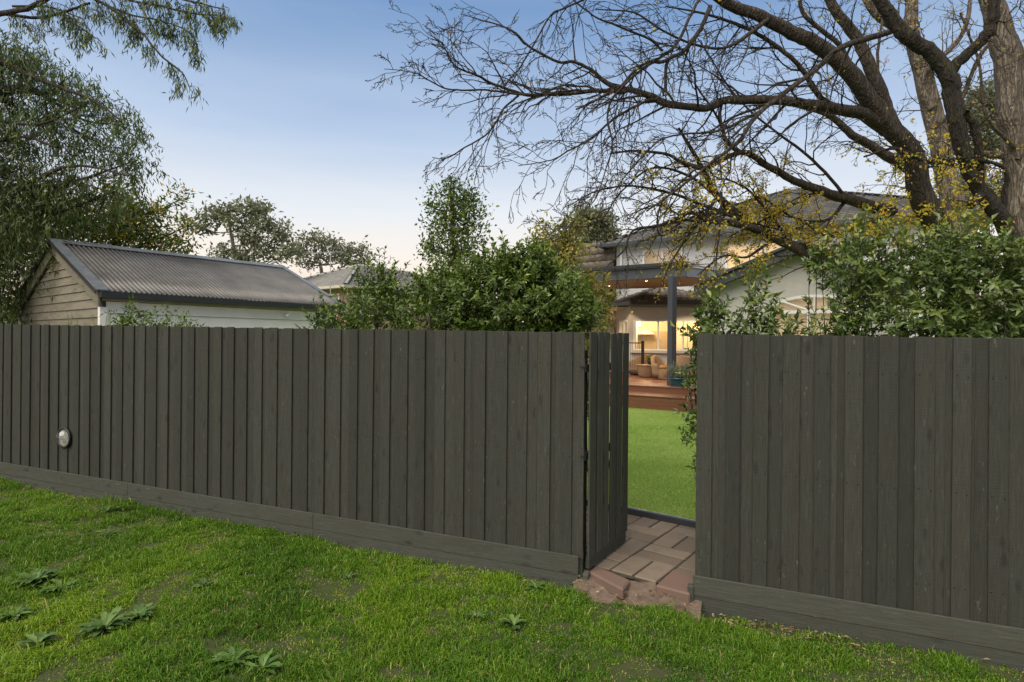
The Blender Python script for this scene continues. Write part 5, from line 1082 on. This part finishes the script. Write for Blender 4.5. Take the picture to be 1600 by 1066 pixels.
leafy_tree('gum_tree', 'olive gum crown seen between the pale trunk and the right edge', [(1545, 520, 12), (1540, 330, 9), (1530, 180, 6)], 26, [cl(1530, 150, 26, 40, 22, 1.2), cl(1560, 180, 26, 34, 26, 1.2), cl(1510, 190, 26, 30, 24, 1), cl(1545, 225, 26, 40, 26, 1.2), cl(1590, 300, 26, 50, 50, 1.5), cl(1500, 320, 26, 50, 60, 1.5)], M['euc_far'], 7, 13, .24, .09, M['bark_pale'], .2, 'far gum trees on the skyline')
# far wooded skyline
C = []; 
for k in range(70):
    px = rng.uniform(-250, 1900); Z = rng.uniform(70, 110); h = rng.uniform(8, 26) if not 560 < px < 700 else rng.uniform(50, 95) * (1 if px > 640 else .75)
    if not 560 < px < 700: h = h * 1.6
    c = P3(px, 533 - h, Z); m_ = 260; d = rdir(m_); C.append(c + d * (rng.random(m_) ** .4)[:, None] * np.array([6, 4, 3.2]) + np.array([0, 0, 0]))
    C.append(np.array([c[0], c[1], 0]) + rng.standard_normal((160, 3)) * [5, 3, 0] + np.stack([np.zeros(160), np.zeros(160), rng.uniform(0, c[2], 160)], -1))
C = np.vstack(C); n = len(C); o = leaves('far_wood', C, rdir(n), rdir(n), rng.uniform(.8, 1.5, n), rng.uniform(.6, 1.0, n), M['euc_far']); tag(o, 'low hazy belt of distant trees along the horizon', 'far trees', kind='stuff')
# ------------------------------------------------------------------ big gum tree at the left
GC = [cl(40, 92, 11, 60, 30, 1.0), cl(100, 125, 11, 50, 26, .9), cl(20, 160, 11, 60, 40, 1.0), cl(150, 160, 11, 45, 26, .8), cl(195, 195, 11, 34, 24, .6), cl(80, 200, 11, 60, 34, 1.0), cl(165, 228, 11, 46, 22, .7), cl(215, 250, 11, 22, 22, .4), cl(30, 260, 11, 70, 60, 1.0), cl(110, 290, 11, 70, 45, .9), cl(-60, 200, 11, 90, 120, 1.2), cl(20, 350, 10.5, 60, 70, .8), cl(-50, 400, 11, 70, 90, 1.0), cl(10, 440, 11.5, 40, 60, .7), cl(205, 290, 11, 30, 18, .4), cl(0, 70, 11, 60, 30, .8), cl(-30, 300, 11.6, 80, 120, .5), cl(40, 380, 12, 70, 80, .6)]
leafy_tree('weeping_gum_tree', 'large dark weeping gum tree with narrow hanging leaves at the left edge', [(-120, 620, 44), (-110, 450, 38), (-90, 300, 30), (-50, 180, 22), (20, 140, 14), (80, 150, 8)], 11, GC, M['euc'], 11, 12, .15, .026, M['bark_dark'], .13, 'gum trees at the left', droop=1.1, dirj=.5)
# visible dark limbs of that gum
lb = Branching()
for pts in ([(-90, 110, 16), (-10, 95, 10), (40, 115, 8), (90, 135, 6), (150, 160, 4), (190, 190, 3)], [(-90, 330, 10), (0, 302, 7), (60, 280, 6), (100, 262, 5), (150, 262, 4), (200, 275, 3)], [(-100, 200, 9), (0, 190, 6), (60, 195, 4), (120, 170, 3)], [(-80, 240, 8), (30, 215, 5), (90, 230, 4)]):
    a, b = px_limb(pts, 10.8, 10.2); p, r_ = lb.main(a, b, 7, .08); lb.sub(p, r_, 0, 1, 9, .7, grav=-.15)
lb.tb.build('limbs', M['bark_dark'], bpy.data.objects['weeping_gum_tree'])
# overhanging branch in the top left
OB = Branching(); ob = empty('overhanging_gum_branch', Vector((P3(-260, 560, 7.5)[0], 7.5, .05)), 'gum tree outside the frame whose hanging branch crosses the top left corner', 'tree', 'gum trees at the left')
OC = []
for pts, nt in (([(-90, 40, 12), (0, 22, 9), (40, 15, 8), (75, -2, 7), (110, -10, 6)], 3), ([(0, 22, 6), (60, 28, 5), (100, 20, 4), (140, 5, 4)], 7), ([(60, -20, 7), (130, -8, 6), (170, 10, 5), (200, 35, 4), (230, 62, 3), (255, 90, 3), (285, 115, 2), (297, 140, 1.5)], 22), ([(130, -10, 5), (200, 0, 4), (250, 10, 4), (300, 20, 3), (340, 25, 2), (360, 30, 1)], 24), ([(170, 10, 4), (210, 25, 3), (260, 35, 2.5), (300, 55, 2), (310, 80, 1.2)], 18), ([(200, -20, 5), (260, -8, 4), (310, 5, 3), (350, 15, 2)], 16), ([(90, 20, 4), (120, 40, 3), (150, 60, 2)], 8), ([(20, 10, 4), (80, 12, 3), (130, 30, 2)], 8)):
    a, b = px_limb(pts, 7.4, 7.0); p, r_ = OB.main(a, b, 6, .06); OB.sub(p, r_, 0, 1, nt, .42, grav=-.30, wig=.3, minr=.002, store=0, t0=.1)
tr_, rr_ = px_limb([(-330, 640, 60), (-320, 400, 54), (-260, 200, 44), (-160, 70, 26), (-90, 40, 13)], 7.6, 7.4); OB.main(tr_, rr_, 12, .08)
OB.tb.build('branches', M['bark_dark'], ob)
C = []
for p in OB.tips:
    for k in range(1, len(p)):
        for _ in range(rng.integers(0, 3)): C.append(p[k] + rng.standard_normal(3) * .035)
C = np.array(C); n = len(C); D = np.array([0, 0, -1.0]) + rng.standard_normal((n, 3)) * .38; leaves('foliage', C, D, rdir(n), rng.uniform(.06, .12, n), rng.uniform(.010, .017, n), M['euc'], ob, .1, .15)
# flowering silky oak behind the shed
leafy_tree('silky_oak_tree', 'leafy tree with orange-yellow flower clusters just behind the shed roof', [(190, 560, 20), (185, 420, 16), (180, 350, 10), (175, 320, 7)], 13.5, [cl(120, 350, 13.5, 80, 45, 1), cl(60, 330, 13.5, 70, 50, 1), cl(190, 360, 13.5, 60, 40, 1), cl(240, 372, 13.5, 45, 26, .8), cl(285, 388, 13.5, 28, 16, .5), cl(220, 330, 13.5, 34, 26, .7), cl(180, 300, 13.5, 34, 28, .7), cl(255, 335, 13.5, 18, 16, .4), cl(285, 310, 13.5, 14, 14, .3), cl(20, 380, 13.5, 50, 50, .9), cl(300, 350, 13.5, 12, 10, .3), cl(0, 470, 13, 30, 60, .6), cl(130, 400, 13.5, 70, 30, .8)], M['silky'], 13, 11, .13, .05, M['bark_dark'], .12, droop=.3)
# ------------------------------------------------------------------ grass, weeds, litter in the lane
_g = np.random.default_rng(3).random((64, 64))
def vnoise(x, y, f):
    x = x * f + 100; y = y * f + 100; xi = np.floor(x).astype(int); yi = np.floor(y).astype(int); u = x - xi; v = y - yi; u = u * u * (3 - 2 * u); v = v * v * (3 - 2 * v)
    g_ = lambda a, b: _g[a % 64, b % 64]
    return (g_(xi, yi) * (1 - u) + g_(xi + 1, yi) * u) * (1 - v) + (g_(xi, yi + 1) * (1 - u) + g_(xi + 1, yi + 1) * u) * v
def fbm(x, y, f): return (vnoise(x, y, f) + .5 * vnoise(x + 7, y + 3, f * 2.1) + .25 * vnoise(x + 1, y + 9, f * 4.3)) / 1.75
def blades(name, X, Y, Z, H, Wd, lean, mat, rn, label=None, cat=None):
    n = len(X); a = rng.random(n) * 2 * math.pi; S = np.stack([np.cos(a), np.sin(a), 0 * a], -1); b = rng.random(n) * 2 * math.pi; Ld = np.stack([np.cos(b), np.sin(b), 0 * b], -1) * (lean * rng.random(n) ** .7)[:, None]
    B = np.stack([X, Y, Z], -1); up = np.array([0, 0, 1.0]); H = H[:, None]; Wd = Wd[:, None]
    m_ = B + (up * .62 + Ld * .35) * H; t = B + (up * (1 - lean[:, None] * .35) + Ld * 1.0) * H
    V = np.stack([B - S * Wd / 2, B + S * Wd / 2, m_ - S * Wd * .4, m_ + S * Wd * .4, t], 1).reshape(-1, 3)
    T = np.array([[0, 1, 3], [0, 3, 2], [2, 3, 4]]); T = (np.arange(n)[:, None, None] * 5 + T[None]).reshape(-1, 3)
    o = link(name, tri_mesh(name, V, T, False, np.repeat(rn, 3)), mat)
    if label: tag(o, label, cat, kind='stuff')
    return o
nt_ = 34000
Yt = rng.random(nt_) ** .8 * 6.4 + 2.6; Xt = rng.uniform(-1.12, 1.02, nt_) * Yt
p1 = fbm(Xt, Yt, 1.1); p2_ = fbm(Xt + 31, Yt + 17, 4.2); p3 = fbm(Xt + 3, Yt + 40, .8)
clov = np.clip((Xt + .2) / 1.2, 0, 1) * (p1 > .40)
hgt = (.018 + .058 * np.clip((p2_ - .30) * 1.9, 0, 1) ** 1.2) * rng.uniform(.6, 1.35, nt_) * (1 - .45 * clov)
dt = (Xt - FH.x) * FN.x + (Yt - FH.y) * FN.y
hgt *= 1 + .7 * (dt > -.16) * (p1 > .5)
tone = np.clip(.10 + .80 * p3 + .30 * (rng.random(nt_) - .5) - .12 * clov, 0, .9)
nb_ = rng.poisson(np.where((p2_ < .27) | ((dt > -.15) & (p1 < .40)), 13, 30)); ix = np.repeat(np.arange(nt_), nb_); n = len(ix)
of = rng.standard_normal((n, 2)) * (.012 + .35 * hgt[ix])[:, None]
X = Xt[ix] + of[:, 0]; Y = Yt[ix] + of[:, 1]
s_ = (X - FH.x) * FD.x + (Y - FH.y) * FD.y; d_ = (X - FH.x) * FN.x + (Y - FH.y) * FN.y
keep = (d_ < -.045) & (X > -9) & ~((s_ > -.15) & (s_ < 1.1) & (d_ > -.15 + .04 * np.sin(s_ * 9)))
X, Y, ix, of = X[keep], Y[keep], ix[keep], of[keep]; n = len(X); Z = lane_z(X, Y)
H = hgt[ix] * rng.uniform(.6, 1.4, n); H = np.where(rng.random(n) < .01, H * 1.8, H)
rn = np.clip(tone[ix] + .16 * (rng.random(n) - .5), 0, .93); dead = p2_[ix] < .30; H = np.where(dead, H * .6, H)
rn = np.where(rng.random(n) < .05 + .10 * (p2_[ix] < .38) + .25 * dead, .94 + .06 * rng.random(n), rn)
blades('grass', X, Y, Z, H, rng.uniform(.0035, .0075, n), rng.uniform(.5, 1.9, n), M['grass'], rn, 'rough uneven green grass growing in the lane in front of the fence', 'grass')
# clover-like low ground cover to the right of the gate
n = 26000; Y = rng.uniform(2.7, 5.0, n); X = rng.uniform(-.3, 1.0, n) * Y; d_ = (X - FH.x) * FN.x + (Y - FH.y) * FN.y; s_ = (X - FH.x) * FD.x + (Y - FH.y) * FD.y
k_ = (d_ < -.06) & ~((s_ > -.15) & (s_ < 1.1) & (d_ > -.22)) & (fbm(X + 5, Y, 1.6) > .47); X, Y = X[k_], Y[k_]; n = len(X)
C = np.stack([X, Y, lane_z(X, Y) + rng.uniform(.008, .035, n)], -1); D = rng.standard_normal((n, 3)); D[:, 2] *= .3
o = leaves('clover', C, D, np.array([0, 0, 1.]) + rng.standard_normal((n, 3)) * .35, rng.uniform(.008, .015, n), rng.uniform(.007, .011, n), M['weed'], rnd=rng.random(n) * .7); tag(o, 'small-leaved ground cover mixed into the grass near the gate', 'ground cover', kind='stuff')
def on_ground(px, py):
    z = 0
    for _ in range(4):
        v = P(px, py, 1); k = (z - CH) / (v.z - CH); q = P(px, py, k); z = float(lane_z(np.array(q.x), np.array(q.y)))
    q.z = z; return q
def rosette(px, py, sz, nl, label, lobed=.34, seed=0):
    r = np.random.default_rng(seed + int(px)); q = on_ground(px, py); e = empty('weed', q, label, 'weed', 'broad-leaved weeds in the lane grass')
    V = []; F = []; A = []
    for i in range(int(nl * 1.3)):
        a = i * 2.4 + r.normal() * .3; L = sz * .72 * r.uniform(.6, 1.1); w_ = L * lobed * .85 * r.uniform(.75, 1.2); el = r.uniform(.25, 1.15); tone = r.random()
        dr = np.array([math.cos(a), math.sin(a), 0]); sd = np.array([-math.sin(a), math.cos(a), 0]); ns = 7; n0 = len(V)
        for k in range(ns + 1):
            t = k / ns; up = L * (math.sin(el) * t - .55 * t * t * math.sin(el) * r.uniform(.8, 1.2)); p = np.array(q) + dr * (L * t * math.cos(el * (1 - .5 * t))) + np.array([0, 0, up + .008])
            ww = w_ / 2 * (math.sin(min(1, t * 1.02) ** 1.5 * math.pi) ** .75 + .06) * (1 + .30 * (k % 2)); V += [tuple(p + sd * ww + np.array([0, 0, ww * .35])), tuple(p), tuple(p - sd * ww + np.array([0, 0, ww * .35]))]
        for k in range(ns):
            b = n0 + 3 * k; F += [[b, b + 1, b + 4, b + 3], [b + 1, b + 2, b + 5, b + 4]]; A += [tone, tone]
    me = tri_mesh('leaves', V, F, True, A); link('leaves', me, M['weed'], e)
for i, (px, py, sz, nl, lab) in enumerate([
    (318, 918, .17, 7, 'broad-leaved weed with upright pale leaves in the middle of the left lawn'), (165, 985, .24, 16, 'large spreading weed clump, nearest the lower left of the lawn'), (215, 968, .18, 12, 'weed rosette just right of and behind the large lower-left clump'),
    (55, 915, .24, 14, 'big weed rosette with long leaves close to the left edge of the picture'), (95, 925, .18, 12, 'weed rosette beside the long-leaved one near the left edge'), (20, 968, .16, 10, 'grassy weed at the lower left edge of the picture'),
    (168, 800, .17, 6, 'small upright weed close to the fence below the clear dome'), (168, 836, .15, 7, 'small weed in the left lawn, second out from the fence'), (412, 872, .15, 5, 'tiny single-stemmed weed in the centre of the left lawn'),
    (365, 1040, .22, 16, 'dense weed clump at the bottom edge left of centre'), (410, 1048, .20, 12, 'flat-leaved weed at the bottom edge right of the dense clump'), (590, 885, .15, 10, 'weed against the long plinth board half way to the gate'),
    (622, 892, .13, 9, 'pale weed by the fence just right of another by the plinth'), (838, 922, .17, 11, 'weed with rounded leaves by the fence just left of the gate'), (745, 968, .15, 10, 'narrow-leaved weed left of the red-stemmed one'), (803, 980, .19, 13, 'red-stemmed weed rosette on bare soil left of the gate'),
    (780, 898, .14, 8, 'upright weed touching the plinth board left of the gate'), (900, 915, .15, 14, 'leafy weed at the foot of the gate post'), (880, 905, .13, 12, 'small dense weed at the end of the left plinth board'), (895, 940, .12, 8, 'single weed on the bare patch before the gate'), (545, 905, .12, 8, 'low weed among grass in front of the long fence'), (60, 1010, .16, 9, 'weed near the bottom left corner')]):
    rosette(px, py, sz * (1.1 if px < 260 else .9), nl * (2 if px < 260 and py > 900 else 1), lab, .24 + .08 * (i % 3 == 0), i)
# fallen leaves and bark litter
n = 2600; Y = rng.uniform(2.8, 7.5, n); X = rng.uniform(-1.0, 1.0, n) * Y; d_ = (X - FH.x) * FN.x + (Y - FH.y) * FN.y; s_ = (X - FH.x) * FD.x + (Y - FH.y) * FD.y
w_ = np.where(d_ > -.25, 1.0, .10) * np.where(X > 0, 1, .45); k_ = (d_ < -.045) & (rng.random(n) < w_); X, Y = X[k_], Y[k_]
X = np.concatenate([X, FH.x + FD.x * rng.uniform(1.1, 1.9, 130) - FN.x * rng.uniform(.05, .2, 130)]); 
s2 = rng.uniform(1.05, 2.0, 130); dd2 = rng.uniform(.05, .22, 130); X[-130:] = FH.x + FD.x * s2 - FN.x * dd2; Y = np.concatenate([Y, FH.y + FD.y * s2 - FN.y * dd2])
s3 = rng.uniform(.0, .95, 110); dd3 = rng.uniform(-.05, .28, 110); X = np.concatenate([X, FH.x + FD.x * s3 - FN.x * dd3]); Y = np.concatenate([Y, FH.y + FD.y * s3 - FN.y * dd3]); n = len(X)
C = np.stack([X, Y, lane_z(X, Y) + rng.uniform(.015, .04, n)], -1); C[-110:, 2] += .05; D = rng.standard_normal((n, 3)); D[:, 2] *= .08
o = leaves('leaf_litter', C, D, np.array([0, 0, 1.]) + rng.standard_normal((n, 3)) * .25, rng.uniform(.015, .055, n), rng.uniform(.005, .022, n), M['dry'], fold=.15, curl=.2); tag(o, 'brown fallen leaves and bark scraps along the foot of the fence', 'leaf litter', kind='stuff')
# ------------------------------------------------------------------ turf blades behind the gate
n = 230000; Y = 5.6 + 10.6 * rng.random(n) ** 1.0; X = Y * rng.uniform(.10, .40, n); e_ = (X - E0.x) * D2.x + (Y - E0.y) * D2.y; k_ = (e_ > .05) & (((X - s0.x) * DI.x + (Y - s0.y) * DI.y) < -.02); X, Y = X[k_], Y[k_]; n = len(X)
p2 = fbm(X, Y, 1.3)
blades('turf', X, Y, np.full(n, YARD), .018 + .016 * rng.random(n), rng.uniform(.004, .007, n), rng.uniform(.3, 1.0, n), M['turf'], np.clip(.1 + .6 * p2 + .4 * rng.random(n), 0, 1), 'short even green turf behind the gate', 'lawn grass')
